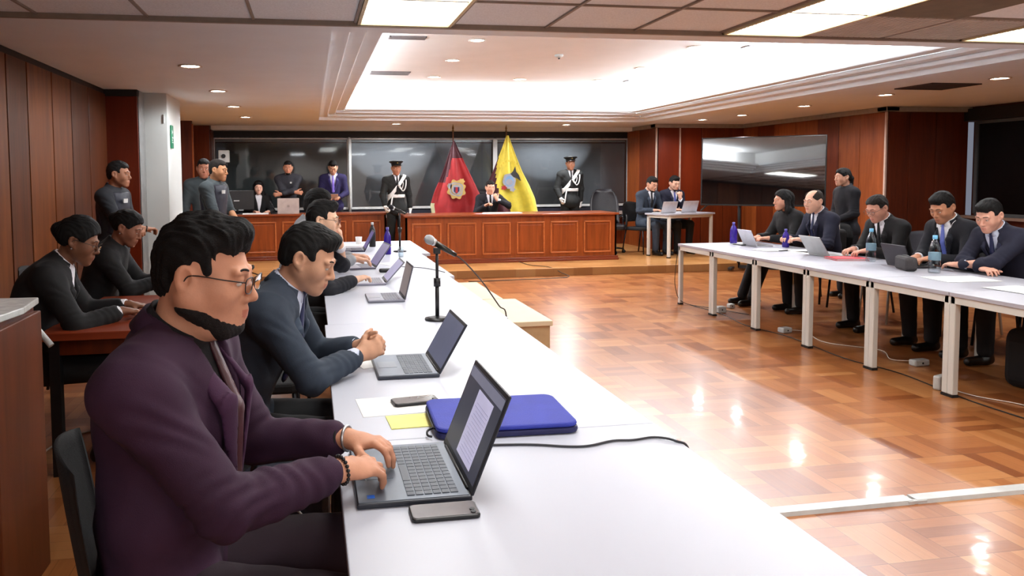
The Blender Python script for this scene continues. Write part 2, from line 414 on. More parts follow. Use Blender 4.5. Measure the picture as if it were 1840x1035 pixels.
for x in (-.5, 1.9, 4.3, 6.7):
    panel_light(x, -2.4, -1.1, 'ceiling panel further back in the tiled ceiling, outside the picture')  # unseen row added to light the rear wall and lift the tiled ceiling
# grey open tile and ribbed tiles beside the long panel
gt = MB().box((.29+.615*5+.02,YT-1.95,2.452),(.29+.615*6-.02,YT-.68,2.462))
tag(gt.build('return_air_grille', mat('olive_grille', (112,102,84), .7)), 'dull brown ceiling grille in the tiled ceiling, right of the long panel', 'vent')
rib = MB()
for x0 in (.29+.615*5, .29+.615*6):
    for k in range(14): rib.box((x0+.02+k*.0415,YT-.64,2.455),(x0+.02+k*.0415+.03,YT-.02,2.468))
tag(rib.build('ribbed_ceiling_tile', mat('ribbed_tile', (196,192,186), .6)), 'two ribbed grey tiles at the tiled ceiling edge, right of the long panel', 'ceiling tile')

# plaster soffit with the stepped coffer
X0, X1, Y0, Y1 = .15, 5.85, 5.0, 12.6
mb = MB()
mb.box((-4,YT+.01,2.45),(X0,14.0,2.6)); mb.box((X1,YT+.01,2.45),(9.5,14.0,2.6))
mb.box((X0,YT+.01,2.45),(X1,Y0,2.6)); mb.box((X0,Y1,2.45),(X1,14.0,2.6))
mb.box((-4,14.0,2.38),(9.5,14.6,2.6))
struct(mb, 'ceiling_soffit', m_white)
def ring(x0,x1,y0,y1,w,z0,z1):
    mb = MB()
    mb.box((x0-w,y0-w,z0),(x0,y1+w,z1)); mb.box((x1,y0-w,z0),(x1+w,y1+w,z1)); mb.box((x0,y1,z0),(x1,y1+w,z1)); mb.box((x0,y0-w,z0),(x1,y0,z1))
    return mb
for i,(d,z0,z1) in enumerate(((.14,2.50,2.545),(.27,2.545,2.59),(.41,2.59,2.645))):
    struct(ring(X0+d,X1-d,Y0+d*.3,Y1-d,.16,z0,z1), 'trim_%d' % (15+i), m_white, .012)
struct(MB().box((-.3,4.6,2.645-.02),(X0+.3,13.2,2.645)), 'trim_18', m_cove) if 0 else None
XW0, XW1, YW1 = -.05, 6.1, 12.95
mb = MB()
mb.box((XW0-.1,4.7,3.0),(XW1+.1,YW1+.1,3.1))
mb.box((XW0-.1,4.7,2.6),(XW0,YW1,3.0)); mb.box((XW1,4.7,2.6),(XW1+.1,YW1,3.0)); mb.box((XW0-.1,YW1,2.6),(XW1+.1,YW1+.1,3.0)); mb.box((XW0-.1,4.6,2.52),(XW1+.1,4.7,3.0))
struct(mb, 'ceiling_coffer', m_cove)
struct(MB().box((XW0,Y1-.02,2.6),(XW1,YW1,2.64)).box((XW0,4.7,2.6),(X0+.05,YW1,2.64)).box((X1-.05,4.7,2.6),(XW1,YW1,2.64)), 'trim_18', m_cove)
cold = (.86,.93,1)
area('cove_lamp_left', (.14,9.0,2.67), .16, 7.2, P_COVE*1.5, cold, (R_(180),0,0))
area('cove_lamp_right', (5.86,9.0,2.67), .30, 7.4, P_COVE*5.5, cold, (R_(180),0,0))
area('cove_lamp_back', (3.0,12.72,2.67), 5.4, .16, P_COVE*.85, cold, (R_(180),0,0))

m_lens = mat('downlight_lens', (255,248,235), .3, emit=((255,240,220), 22.0))
m_ring = mat('downlight_ring', (215,205,195), .4)
def downlight(x, y, z, label, grp, k=1.):
    t = thing('downlight', label, 'downlight', (x,y,z), 0, grp)
    MB().lathe([(.095,.0),(.10,-.008),(.078,-.010),(.074,-.001)], n=24).build('ring', m_ring, t)
    MB().lathe([(.001,-.0035),(.073,-.0035),(.073,-.0015),(.001,-.0015)], n=24).build('lens', m_lens, t)
    spot('downlight_lamp', (x,y,z-.03), P_DOWN*k)
L1 = [(-.98,6.64,'nearest of the downlights left of the coffer, largest in view'),(-.97,8.48,'second downlight from the tiled ceiling, beside the white pillar'),(-.98,10.27,'third downlight in the row left of the coffer'),(-.97,12.0,'farthest downlight in the row left of the coffer')]
for x,y,l in L1: downlight(x,y,2.45,l,'downlights left of the coffer')
for x,y,l in [(1.51,13.3,'round downlight above the left uniformed guard, by the back wall'),(4.65,13.3,'round downlight above the right uniformed guard, by the back wall')]: downlight(x,y,2.45,l,'downlights by the back wall', 3.2)
for x,y,l in [(6.8,6.52,'nearest of the downlights right of the coffer, beside the ceiling vent'),(6.8,8.04,'downlight right of the coffer in front of the return wall corner'),(6.74,9.46,'downlight right of the coffer, third from the window side'),(6.75,11.0,'downlight above the big television, right one of the two'),(6.6,11.95,'farthest downlight right of the coffer, above the television edge')]: downlight(x,y,2.45,l,'downlights right of the coffer')
for x,y,l in [(1.83,8.16,'nearest downlight of the left row inside the coffer'),(1.83,9.59,'middle downlight of the left row inside the coffer'),(1.85,11.2,'far left corner downlight inside the coffer'),(3.2,11.3,'downlight in the middle of the far row inside the coffer'),(4.48,11.3,'far right corner downlight inside the coffer'),(4.57,9.95,'middle downlight of the right row inside the coffer'),(4.46,8.25,'nearest downlight of the right row inside the coffer')]: downlight(x,y,3.0,l,'downlights inside the coffer')
t = thing('smoke_detector', 'small white smoke detector on the coffer ceiling', 'smoke detector', (3.05,9.0,3.0))
MB().lathe([(.05,0),(.055,-.015),(.03,-.035),(.001,-.04)], n=20).build('base', m_frame, t); MB().lathe([(.012,-.04),(.012,-.055),(.001,-.056)], n=12).build('sensor', m_dkpl, t)
def vent(x, y, z, sx, sy, label, col, n=8):
    t = thing('ceiling_vent', label, 'vent', (x,y,z), 0, 'ceiling air vents')
    f = MB()
    for a,b,c_,d in ((-sx,-sx+.015,-sy,sy),(sx-.015,sx,-sy,sy),(-sx,sx,-sy,-sy+.015),(-sx,sx,sy-.015,sy)): f.box((a,c_,-.012),(b,d,0))
    f.build('frame', col, t); s = MB()
    for k in range(n): y_ = -sy+.02+(2*sy-.04)*k/n; s.box((-sx+.015,y_,-.01),(sx-.015,y_+.012,-.002))
    s.build('louvre', col, t)
m_vent = mat('vent_grey', (120,112,112), .6); m_ventd = mat('vent_dark', (70,58,56), .6)
vent(1.15,10.85,3.0,.28,.16,'grey air vent at the left side of the coffer ceiling', m_vent)
vent(5.2,11.3,3.0,.28,.10,'air vent in the glow at the right side of the coffer', m_vent)
vent(1.05,8.1,3.0,.20,.08,'slim vent at the near left of the coffer ceiling', m_vent)
vent(5.2,8.15,3.0,.18,.08,'slim vent near the front right of the coffer', m_vent)
vent(6.72,7.2,2.45,.30,.26,'dark square air vent in the soffit beside the nearest right downlight', m_ventd)

# ------------------------------------------------------------ exit sign on the pillar
t = thing('exit_sign', 'small green exit sign on the white pillar side', 'sign', (-1.555,9.0,1.98))
MB().box((0,-.07,-.13),(.012,.07,.13)).build('sign_board', m_green, t, .003)
g = MB(); g.box((.012,-.03,-.07),(.014,.03,-.06)); g.box((.012,-.02,-.02),(.014,.035,.0)); g.box((.012,-.03,.03),(.014,-.005,.075)); g.box((.012,.0,.05),(.014,.03,.06)); g.box((.012,-.03,-.05),(.014,-.005,-.03))
g.build('pictogram', m_signw, t)
# ------------------------------------------------------------ furniture
m_ttop = mat('white_laminate', (198,201,213), .38, noise=(2,.015))
m_tedge = mat('white_edge_band', (205,200,198), .45)
m_leg = mat('off_white_steel', (206,206,200), .35, noise=(3,.03))
m_foot = mat('black_rubber', (18,18,18), .6)
TZ = .74; TR = .71
m_ttop2 = mat('greyish_white_laminate', (172,172,182), .4, noise=(2,.02))
def table(name, label, x0, x1, y0, y1, z, group, inset=.03, lw=.045, front_only=False):
    cx, cy = (x0+x1)/2, (y0+y1)/2
    t = thing(name, label, 'table', (cx,cy,0), 0, group)
    hx, hy = (x1-x0)/2, (y1-y0)/2
    MB().box((-hx,-hy,z-.028),(hx,hy,z)).build('tabletop', m_ttop if name == 'conference_table' else m_ttop2, t, .003)
    ap = MB(); i = inset
    for a,b,c,d in ((-hx+i,-hx+i+.02,-hy+i,hy-i),(hx-i-.02,hx-i,-hy+i,hy-i),(-hx+i,hx-i,-hy+i,-hy+i+.02),(-hx+i,hx-i,hy-i-.02,hy-i)): ap.box((a,c,z-.075),(b,d,z-.028))
    ap.build('apron', m_leg, t)
    for sx in (-1,1):
        for sy in (-1,1):
            px, py = sx*(hx-i-lw/2), sy*(hy-i-lw/2+.01)
            l = MB().box((px-lw/2,py-lw/2,.018),(px+lw/2,py+lw/2,z-.028)).build('leg', m_leg, t, .006)
            MB().box((px-lw/2-.002,py-lw/2-.002,0),(px+lw/2+.002,py+lw/2+.002,.018)).build('foot_cap', m_foot, l)
    return t
LT = [(.06,1.03,.35,2.13,'white table nearest the camera, under the open laptop and blue sleeve'),
      (.06,1.03,2.132,3.90,'white table second from the camera, under the clasped hands and second laptop'),
      (.075,1.04,3.902,5.65,'white table third from the camera, carrying the front microphone stand'),
      (.10,1.08,5.652,7.40,'white table with the folded-back purple-grey laptop, fourth from the camera'),
      (.16,1.17,7.405,8.95,'farthest white table of the left row, nearest the wooden bench')]
for x0,x1,y0,y1,l in LT: table('conference_table', l, x0, x1, y0, y1, TZ, 'white tables in the left row')
RY = [(7.39,8.12),(6.60,7.385),(5.83,6.595),(5.08,5.825),(4.35,5.075),(3.60,4.345),(2.86,3.595)]
rl = ['farthest white table of the right row, with the purple bottle','white table in front of the grey-haired man, second from the television end','white table with the silver laptop, third from the television end','white table with the black pouch and red folder, in the middle of the right row','white table in front of the dark-haired man with the blue tie','white table in front of the man with folded arms, cut by the picture edge','white table of the right row beyond the picture edge']
for (y0,y1),l in zip(RY, rl): table('folding_table', l, 4.20, 5.25, y0, y1, TR, 'white tables in the right row', inset=.008)
# small table of the two clerks on the platform
t = table('side_table', 'small white table on the platform with two open laptops', -.54, .54, -.28, .28, TZ, None)
t.location = (6.27,12.06,.12); t.rotation_euler.z = R_(18)

# brown table and lectern at the left
m_brn = wood('brown_laminate', (128,52,28), (150,66,38), .3, axis='x', scale=.6)
t = thing('wooden_table', 'reddish brown table at the left in front of the two seated women', 'table', (-.92,4.55,0))
MB().box((-.42,-.60,.70),(.42,.60,.74)).build('tabletop', m_brn, t, .004)
MB().box((-.38,-.56,.62),(.38,-.54,.70)).box((-.38,.54,.62),(.38,.56,.70)).box((.34,-.54,.25),(.36,.54,.70)).build('apron', m_rw3, t)
for sx in (-1,1):
    for sy in (-1,1): MB().box((sx*.36-.025,sy*.54-.025,0),(sx*.36+.025,sy*.54+.025,.70)).build('leg', m_dkpl, t)
t = thing('lectern', 'wooden lectern with pale stone slab top at the left edge', 'lectern', (-1.45,2.86,0))
MB().box((-.42,-.22,0),(.42,.22,1.0)).build('body', wood('lectern_wood', (80,36,12),(102,48,18), .45), t, .004)
MB().prism([(-.5,-.32),(.38,-.38),(.43,.02),(.40,.26),(-.5,.30)], 1.02, 1.045).build('slab_top', mat('pale_stone', (196,200,198), .2, noise=(30,.12)), t, .004)
MB().box((-.40,-.20,1.0),(.40,.20,1.02)).build('neck_block', m_rw3, t)
t = thing('lectern_pipe', 'short white tube leaning behind the lectern', 'lamp', (-1.09,3.2,0))  # plain white pipe, gives no light
MB().cyl((-.06,.02,.98),(.06,-.02,.84),.012).build('tube', m_frame, t); MB().cyl((.0,0,.0),(.0,0,.90),.012).build('stand_rod', m_dkpl, t)

# main bench with moulded panels
def bench(name, label, x0, x1, y0, y1, zb, zt, npan, groups):
    t = thing(name, label, 'judge bench', ((x0+x1)/2,(y0+y1)/2,zb))
    hx, hy = (x1-x0)/2, (y1-y0)/2; h = zt-zb
    MB().box((-hx,-hy,.0),(hx,-hy+.03,h-.03)).box((-hx,-hy,0),(-hx+.03,hy,h-.03)).box((hx-.03,-hy,0),(hx,hy,h-.03)).build('body', m_bench, t)
    MB().box((-hx-.03,-hy-.05,h-.035),(hx+.03,hy+.03,h)).build('worktop', m_bench_top, t, .008)
    MB().box((-hx-.02,-hy-.03,0),(hx+.02,-hy+.01,.07)).box((-hx-.03,-hy-.04,0),(hx+.03,-hy,.035)).box((-hx-.02,-hy,0),(-hx,hy,.07)).box((hx,-hy,0),(hx+.02,hy,.07)).build('plinth', wood('plinth_wood', (96,36,14),(120,50,20), .35, axis='x'), t, .006)
    pw = (2*hx-.10)/npan
    for k in range(npan):
        a = -hx+.05+k*pw+.05; b = a+pw-.10
        f = MB(); w = .022
        for (p,q,r,s) in ((a,b,.13,.13+w),(a,b,h-.13-w,h-.13),(a,a+w,.13,h-.13),(b-w,b,.13,h-.13)): f.box((p,-hy-.014,r),(q,-hy+.005,s))
        pf = f.build('panel_moulding', wood('moulding_wood', (160,84,40),(186,106,56), .28, axis='x'), t, .005)
        MB().box((a+w+.03,-hy-.006,.13+w+.03),(b-w-.03,-hy+.005,h-.13-w-.03)).build('raised_panel', m_bench, pf, .004)
    return t
bench('judge_bench', 'long panelled wooden bench on the platform in front of the flags', 1.46, 4.97, 11.72, 12.45, .12, .90, 6, None)
bench('side_bench', 'panelled wooden bench set further back, left of the main bench', -1.75, 1.27, 12.86, 13.3, .12, .90, 5, None)

# chairs
m_fab = mat('black_chair_fabric', (12,12,15), .85, bump=.2, bscale=300)
m_fabg = mat('grey_chair_fabric', (44,44,52), .8, bump=.2, bscale=300)
m_chm = mat('dark_chair_metal', (40,40,44), .35, metal=.6)
def chair_proto(name, fab, met, backz=.92, high=False):
    t = thing(name, None, 'chair', (0,0,0))
    MB().prism(rbox(.07,-.22,-.23,.24,.23), .42, .475).build('seat', fab, t, .015)
    b = MB(); n = 10; z0 = .56
    pts = []
    for i in range(n+1):
        u = -1+2*i/n
        pts.append(u)
    vs = []; fs = []
    rows = 8
    for side in (0,1):
        for j in range(rows+1):
            v = j/rows; z = z0+(backz-z0)*v
            hw = .225*(1-.55*max(0,v-.55)**2*4*.6) if j < rows else .225*.72
            for u in pts:
                x = -.245-.05*v+.035*(u*u)+(-.022 if side else .0)*(1-.5*abs(u)**4)-(.012 if not side else 0)
                vs.append((x, u*hw, z-.02*u*u*v))
    m1 = n+1; off = m1*(rows+1)
    for j in range(rows):
        for i in range(n):
            a = j*m1+i
            fs.append((a,a+1,a+m1+1,a+m1)); fs.append((off+a,off+a+m1,off+a+m1+1,off+a+1))
    for j in range(rows):
        for i in (0,n):
            a = j*m1+i; q = (a,a+m1,off+a+m1,off+a); fs.append(q if i == 0 else q[::-1])
    for i in range(n):
        a = i; fs.append((a,off+a,off+a+1,a+1)); a = rows*m1+i; fs.append((a,a+1,off+a+1,off+a))
    b.add(vs, fs, 0, True); b.build('backrest', fab, t)
    for sy in (-1,1):
        MB().tube([(-.20,sy*.19,.42),(-.25,sy*.19,.50),(-.275,sy*.18,.66)],.012,8).build('back_support', met, t)
        MB().tube([(.20,sy*.20,.43),(.23,sy*.215,.01)],.012,8,sub=1).build('leg', met, t)
        MB().tube([(-.18,sy*.20,.43),(-.25,sy*.215,.01)],.012,8,sub=1).build('leg', met, t)
    return t
chA = chair_proto('meeting_chair', m_fab, m_chm)
chG = chair_proto('grey_meeting_chair', m_fabg, m_leg)
_used = {}
def chair(proto, x, y, z, rz, label, group):
    if proto.name not in _used:
        _used[proto.name] = 1; proto.location = (x,y,z); proto.rotation_euler.z = R_(rz); proto['label'] = label
        if group: proto['group'] = group
        return proto
    c = dup(proto, (x,y,z), R_(rz), label, group); return c
GL = 'chairs along the left row of tables'; GR = 'chairs along the right row of tables'
chair(chA, -.26, 1.82, 0, 14, 'black chair under the man in the burgundy suit', GL)
chair(chA, -.30, 2.90, 0, 0, 'black chair under the man in the dark grey suit with clasped hands', GL)
chair(chA, -.30, 4.00, 0, 0, 'empty black chair between the grey-suited man and the man with glasses', GL)
chair(chA, -.26, 5.15, 0, 0, 'black chair under the man with glasses in a navy suit', GL)
chair(chA, -.26, 6.05, 0, 0, 'black chair under the man in the grey sweater', GL)
chair(chG, -.36, 7.1, 0, 4, 'empty grey chair beside the far end of the left row of tables', GL)
chair(chA, -1.72, 4.22, 0, 12, 'dark chair under the woman in black with white shirt collar', 'chairs at the brown table')
chair(chA, -1.62, 5.45, 0, 0, 'dark chair under the woman seated nearer the pillar', 'chairs at the brown table')
chair(chA, 5.92, 7.95, 0, 190, 'black chair under the long-haired woman in black', GR)
chair(chA, 5.92, 7.30, 0, 180, 'black chair under the balding man in the navy suit', GR)
chair(chG, 5.85, 6.72, 0, 175, 'empty dark grey chair with rounded back beside the balding man', GR)
chair(chA, 5.88, 6.15, 0, 180, 'black chair under the man with glasses and white collar', GR)
chair(chG, 5.98, 5.72, 0, 170, 'pale grey chair back visible behind the man with glasses', GR)
chair(chA, 5.86, 5.36, 0, 180, 'black chair under the dark-haired man with the blue tie', GR)
chair(chA, 5.80, 4.86, 0, 180, 'black chair under the man with folded arms', GR)
chair(chG, 5.85, 4.10, 0, 180, 'empty grey chair cut by the right picture edge', GR)
chair(chA, 5.78, 12.52, .12, -65, 'black chair under the left clerk at the small platform table', 'chairs at the platform table')
chair(chA, 6.45, 12.72, .12, -75, 'black chair under the right clerk at the small platform table', 'chairs at the platform table')
chair(chA, -.92, 13.75, .12, -90, 'black chair under the woman seated behind the left bench', None)
# padded swivel chairs
def swivel(label, x, y, z, rz, s=1.):
    t = thing('office_chair', label, 'chair', (x,y,z), R_(rz), None, s)
    l = mat('black_leather', (22,20,26), .38, bump=.1, bscale=120)
    MB().prism(rbox(.09,-.25,-.26,.26,.26), .42, .52).build('seat', l, t, .03)
    b = MB(); vs = []; fs = []; n = 12; rows = 10
    for side in (0,1):
        for j in range(rows+1):
            v = j/rows; z_ = .52+.62*v; hw = .27*math.sqrt(max(.12,1-max(0,(v-.45)/.62)**2.4))
            for i in range(n+1):
                u = -1+2*i/n; x_ = -.24-.10*v+.05*u*u+(-.09*(1-abs(u)**3)*(1-.4*v) if side else 0)
                vs.append((x_, u*hw, z_))
    m1 = n+1; off = m1*(rows+1)
    for j in range(rows):
        for i in range(n):
            a = j*m1+i; fs.append((a,a+1,a+m1+1,a+m1)); fs.append((off+a,off+a+m1,off+a+m1+1,off+a+1))
        for i in (0,n):
            a = j*m1+i; q = (a,a+m1,off+a+m1,off+a); fs.append(q if i == 0 else q[::-1])
    for i in range(n):
        a = i; fs.append((a,off+a,off+a+1,a+1)); a = rows*m1+i; fs.append((a,a+1,off+a+1,off+a))
    b.add(vs, fs, 0, True); b.build('backrest', l, t)
    for sy in (-1,1): MB().tube([(-.24,sy*.27,.62),(-.05,sy*.30,.68),(.15,sy*.29,.66),(.17,sy*.27,.48)],.018,8).build('armrest', m_dkpl, t)
    MB().cyl((0,0,.10),(0,0,.43),.028).build('gas_column', m_chm, t)
    for k in range(5):
        a = R_(72*k+10); g = MB().cyl((0,0,.11),(.28*math.cos(a),.28*math.sin(a),.075),.022,.014).build('star_leg', m_dkpl, t)
        MB().sphere((.28*math.cos(a),.28*math.sin(a),.032),.032,n=12).build('caster', m_dkpl, g)
    return t
swivel('empty black leather swivel chair at the right end of the long bench', 5.25, 12.75, .12, -95)
swivel('black leather chair behind the long bench under the presiding judge', 3.13, 13.28, .12, -90)

# ------------------------------------------------------------ laptops
m_key = mat('laptop_keys', (44,46,54), .45)
def glow(name, rgb, s): return mat(name, rgb, .4, noise=(8,.12), emit=(rgb, s))
def laptop(label, x, y, z, rz, w=.355, d=.245, h=.235, tilt=23, body=(70,74,84), deck=(92,98,110), scr=(60,58,74), ss=.35, page=False, hinge=0.):
    nm = 'laptop'
    t = thing(nm, label, 'laptop', (x,y,z), R_(rz))
    mb_ = mat('laptop_shell_%d_%d' % (body[0],body[2]), body, .35, metal=.3); md = mat('laptop_deck_%d_%d' % (deck[0],deck[2]), deck, .4, metal=.25)
    MB().box((-d/2,-w/2,.001),(d/2,w/2,.015)).build('base', mb_, t, .004)
    MB().box((-d/2+.004,-w/2+.004,.015),(d/2-.008,w/2-.004,.0165)).build('deck', md, t)
    k = MB(); nr, nc = 6, 15
    for r in range(nr):
        for c in range(nc):
            kx = -d*.06+(d*.46)*r/nr; ky = -w*.44+(w*.88)*c/nc
            if r == 0 and 3 < c < 9:
                if c == 4: k.box((kx,ky,.0165),(kx+d*.46/nr-.003,ky+w*.88/nc*5-.003,.0185))
                continue
            k.box((kx,ky,.0165),(kx+d*.46/nr-.003,ky+w*.88/nc-.003,.0185))
    k.build('keyboard', mat('laptop_keys_%d' % deck[0], tuple(int(v*.8) for v in deck), .5), t)
    MB().box((-d*.44,-w*.14,.0165),(-d*.14,w*.14,.0172)).build('touchpad', mat('touchpad_%d' % deck[0], tuple(int(v*.9) for v in deck), .3), t)
    T = Matrix.Translation((d/2-.004,0,.014)) @ Matrix.Rotation(R_(tilt),4,'Y')
    lid = MB().box((0,-w/2,0),(.007,w/2,h), 0, T).build('screen_lid', mb_, t, .003)
    MB().box((-.001,-w/2+.001,.001),(.0,w/2-.001,h-.001), 0, T).build('bezel', m_dkpl, lid)
    g = glow('display_glow_%d_%d' % (scr[0],scr[2]), scr, ss)
    MB().box((-.0016,-w/2+.008,.018),(-.001,w/2-.008,h-.012), 0, T).build('display', g, lid)
    if page:
        pm = MB()
        pm.box((-.0022,-w*.30,.03),(-.0016,w*.12,h-.05), 0, T)
        pm.build('open_document', glow('page_glow', (186,184,214), .28), lid)
        tb = MB(); tb.box((-.0022,-w/2+.01,h-.042),(-.0016,w/2-.01,h-.016), 0, T); tb.build('toolbar', glow('toolbar_glow', (110,112,130), .3), lid)
        for q in range(7): tb = None
        tx = MB()
        for q in range(14): tx.box((-.0026,-w*.27,.045+q*.0095),(-.0022,w*.08-(q%3)*.01,.047+q*.0095), 0, T)
        tx.build('text_lines', glow('text_glow', (160,158,192), .22), lid)
    MB().cyl((d/2-.004,-w*.4,.014),(d/2-.004,w*.4,.014),.006,n=10).build('hinge', m_dkpl, t)
    return t
laptop('open dark laptop with a document on screen, typed on by the burgundy-suited man', .227, 1.865, TZ, 0, w=.365, d=.27, h=.25, tilt=22, body=(44,46,54), deck=(104,112,124), scr=(52,54,66), page=True)
t = bpy.data.objects['laptop']
MB().box((-.110,-.160,.0166),(-.092,-.142,.0172)).build('blue_sticker', mat('sticker_blue', (40,110,220), .4), t)
laptop('open grey laptop in front of the man with clasped hands', .355, 2.945, TZ, 0, w=.34, d=.235, h=.215, tilt=30, body=(56,60,70), deck=(120,128,140), scr=(70,74,96))
laptop('open slim laptop seen almost edge-on in front of the empty chair', .445, 4.67, TZ, 0, w=.30, d=.225, h=.215, tilt=14, body=(120,120,132), deck=(150,150,164), scr=(110,100,98))
laptop('open silver laptop with its screen tilted far back, by the navy sleeve', .41, 5.42, TZ, 0, w=.30, d=.215, h=.20, tilt=42, body=(150,148,165), deck=(185,185,196), scr=(130,126,160))
laptop('open laptop with dark slanted screen in front of the grey sweater man', .40, 6.35, TZ, 6, w=.30, d=.22, h=.23, tilt=35, body=(110,108,124), deck=(165,165,178), scr=(100,92,128))
laptop('dark laptop on the farthest white table, screen leaning towards the bottle', .42, 7.85, TZ, 0, w=.32, d=.24, h=.22, tilt=28, body=(60,58,80), deck=(90,90,104), scr=(80,70,120))
WHT = (200,200,206)
laptop('small tablet laptop with white lid in front of the long-haired woman', 4.90, 7.62, TR, 180, w=.27, d=.19, h=.19, tilt=25, body=WHT, deck=(60,60,66), scr=(90,90,90))
laptop('silver laptop with pale lid in front of the balding man', 4.97, 6.55, TR, 180, w=.31, d=.22, h=.215, tilt=32, body=(188,190,188), deck=(190,190,190), scr=(90,90,90))
laptop('dark laptop open behind the black pouch', 5.05, 5.62, TR, 175, w=.31, d=.22, h=.19, tilt=20, body=(50,46,52), deck=(70,70,70), scr=(60,60,70))
laptop('white laptop of the left clerk on the small platform table', 5.93, 11.98, .86, -74, w=.32, d=.22, h=.20, tilt=18, body=(206,206,210), deck=(190,190,190), scr=(90,90,90))
laptop('white laptop of the right clerk on the small platform table', 6.38, 12.12, .86, -74, w=.34, d=.22, h=.20, tilt=18, body=(214,214,218), deck=(190,190,190), scr=(90,90,90))
laptop('open laptop on the brown table in front of the typing woman', -.72, 4.95, .74, 0, w=.28, d=.20, h=.18, tilt=20, body=(190,190,188), deck=(200,200,196), scr=(120,120,120))

# ------------------------------------------------------------ things on the left table row
def phone(label, x, y, z, rz, c):
    t = thing('smartphone', label, 'phone', (x,y,z), R_(rz))
    MB().prism(rbox(.012,-.078,-.038,.078,.038), 0, .010).build('case', m_dkpl, t, .003)
    MB().prism(rbox(.010,-.074,-.034,.074,.034), .010, .0108).build('glass', mat('phone_glass_%d' % c[0], c, .15), t)
    g = MB()
    for dx, dy in ((.062,-.012),(.062,-.026)): g.cyl((dx,dy,.0108),(dx,dy,.0135),.006,n=14)
    g.build('camera_lens', m_dkpl, t)
phone('dark smartphone lying half under the nearest laptop', .285, 1.632, TZ, 0, (120,116,118))
phone('grey smartphone lying on the white paper beside the yellow note', .335, 2.475, TZ+.002, 8, (92,88,86))
mp = mat('white_paper', (240,238,236), .7)
def sheet(name, label, cat, x, y, z, w, h, rz, m=mp, group=None, th=.0015):
    o = MB().box((-w/2,-h/2,0),(w/2,h/2,th)).build(name, m, None, 0, (x,y,z), R_(rz)); tag(o, label, cat, group); return o
sheet('paper_sheet', 'white paper sheet under the grey smartphone', 'paper', .285, 2.46, TZ, .28, .20, 4)
sheet('sticky_note_pad', 'pale yellow note paper beside the blue sleeve', 'paper', .30, 2.285, TZ, .15, .125, 3, mat('yellow_paper', (238,232,140), .7), th=.003)
sheet('paper_sheet', 'paper sheet beneath the clasped hands beside the second laptop', 'paper', .26, 3.12, TZ, .21, .28, 14)
# blue laptop sleeve
t = thing('laptop_sleeve', 'blue padded zip sleeve lying behind the nearest laptop', 'laptop case', (.565,2.24,TZ), R_(-2))
ms = mat('blue_neoprene', (40,52,160), .65, bump=.15, bscale=200); ms2 = mat('dark_blue_side', (26,28,80), .6)
MB().prism(rbox(.035,-.215,-.155,.215,.155), .002, .020).build('side_gusset', ms2, t, .006)
MB().prism(rbox(.035,-.213,-.153,.213,.153), .020, .034).build('top_panel', ms, t, .007)
MB().tube([(-.215,-.10,.02),(-.217,0,.02),(-.215,.10,.02)],.003,6).build('zipper', m_dkpl, t)
MB().tube([(-.215,-.09,.02),(-.235,-.11,.018),(-.238,-.13,.012),(-.225,-.135,.008)],.0035,6).build('zip_pull', m_chm, t)
def cable(name, label, pts, r=.003, m=None, cat='cable', group=None):
    o = MB().tube(pts, r, 6).build(name, m or m_dkpl); tag(o, label, cat, group); return o
cable('power_cable', 'black cable running across the near white table over its edge', [(.47,2.03,TZ+.004),(.60,2.01,TZ+.004),(.70,1.975,TZ+.004),(.76,1.97,TZ+.004),(.84,1.995,TZ+.004),(.90,1.99,TZ+.004),(.97,2.0,TZ+.004),(1.015,1.96,TZ+.004),(1.04,1.93,TZ-.02),(1.045,1.92,TZ-.2),(1.05,1.95,.3),(1.06,2.0,.01)], .0035, mat('cable_grey', (45,45,50), .5))
# microphones
m_mesh = mat('microphone_grille', (175,178,180), .35, metal=.8, bump=.6, bscale=900)
def micstand(label, x, y, z, h, pr=.011):
    t = thing('microphone_stand', label, 'microphone stand', (x,y,z))
    MB().lathe([(.066,0),(.068,.004),(.066,.011),(.04,.016),(.016,.022)], n=36).build('base', m_dkpl, t)
    MB().cyl((0,0,.015),(0,0,h*.55),pr).build('lower_pole', m_dkpl, t)
    MB().cyl((0,0,h*.5),(0,0,h),pr*.75).build('upper_pole', m_dkpl, t)
    MB().cyl((0,0,h*.48),(0,0,h*.60),pr*1.7).build('clutch', m_dkpl, t)
    MB().box((-.018,-.016,h-.02),(.018,.016,h+.012)).build('clip', m_dkpl, t, .003)
def mic(label, a, b, gr=None):
    a = Vector(a); b = Vector(b); d = (b-a).normalized()
    t = thing('microphone', label, 'microphone', tuple(a))
    q = d.to_track_quat('Z','Y').to_matrix().to_4x4()
    L = (b-a).length
    MB().lathe([(.001,-.028),(.014,-.024),(.024,-.010),(.026,.004),(.023,.018),(.019,.024)], n=20, M=q).build('grille_ball', gr or m_mesh, t)
    MB().lathe([(.020,.022),(.020,.034),(.016,.04)], n=20, M=q).build('collar', m_metal, t)
    MB().lathe([(.0165,.038),(.0135,L*.75),(.011,L)], n=20, M=q).build('handle', mat('microphone_body', (52,50,44), .3, metal=.5), t)
    return t
micstand('black desk microphone stand on the third table, nearest the camera', .655, 3.92, TZ, .375)
mic('silver-headed microphone clipped to the front desk stand', (.612,3.905,1.172), (.755,3.905,1.085))
cable('microphone_cable', 'cable hanging from the front microphone to the table edge', [(.757,3.905,1.083),(.80,3.91,1.05),(.90,3.93,.94),(1.0,3.95,.80),(1.045,3.96,.735),(1.05,3.97,.4),(1.06,4.0,.01)], .004, mat('cable_brown', (60,50,44), .5))
micstand('second black microphone stand on the farthest left table', .89, 7.62, TZ, .42)
mic('dark microphone on the far stand near the purple bottle', (.80,7.60,1.20), (.95,7.62,1.13), mat('dark_grille', (40,38,44), .5, metal=.5))
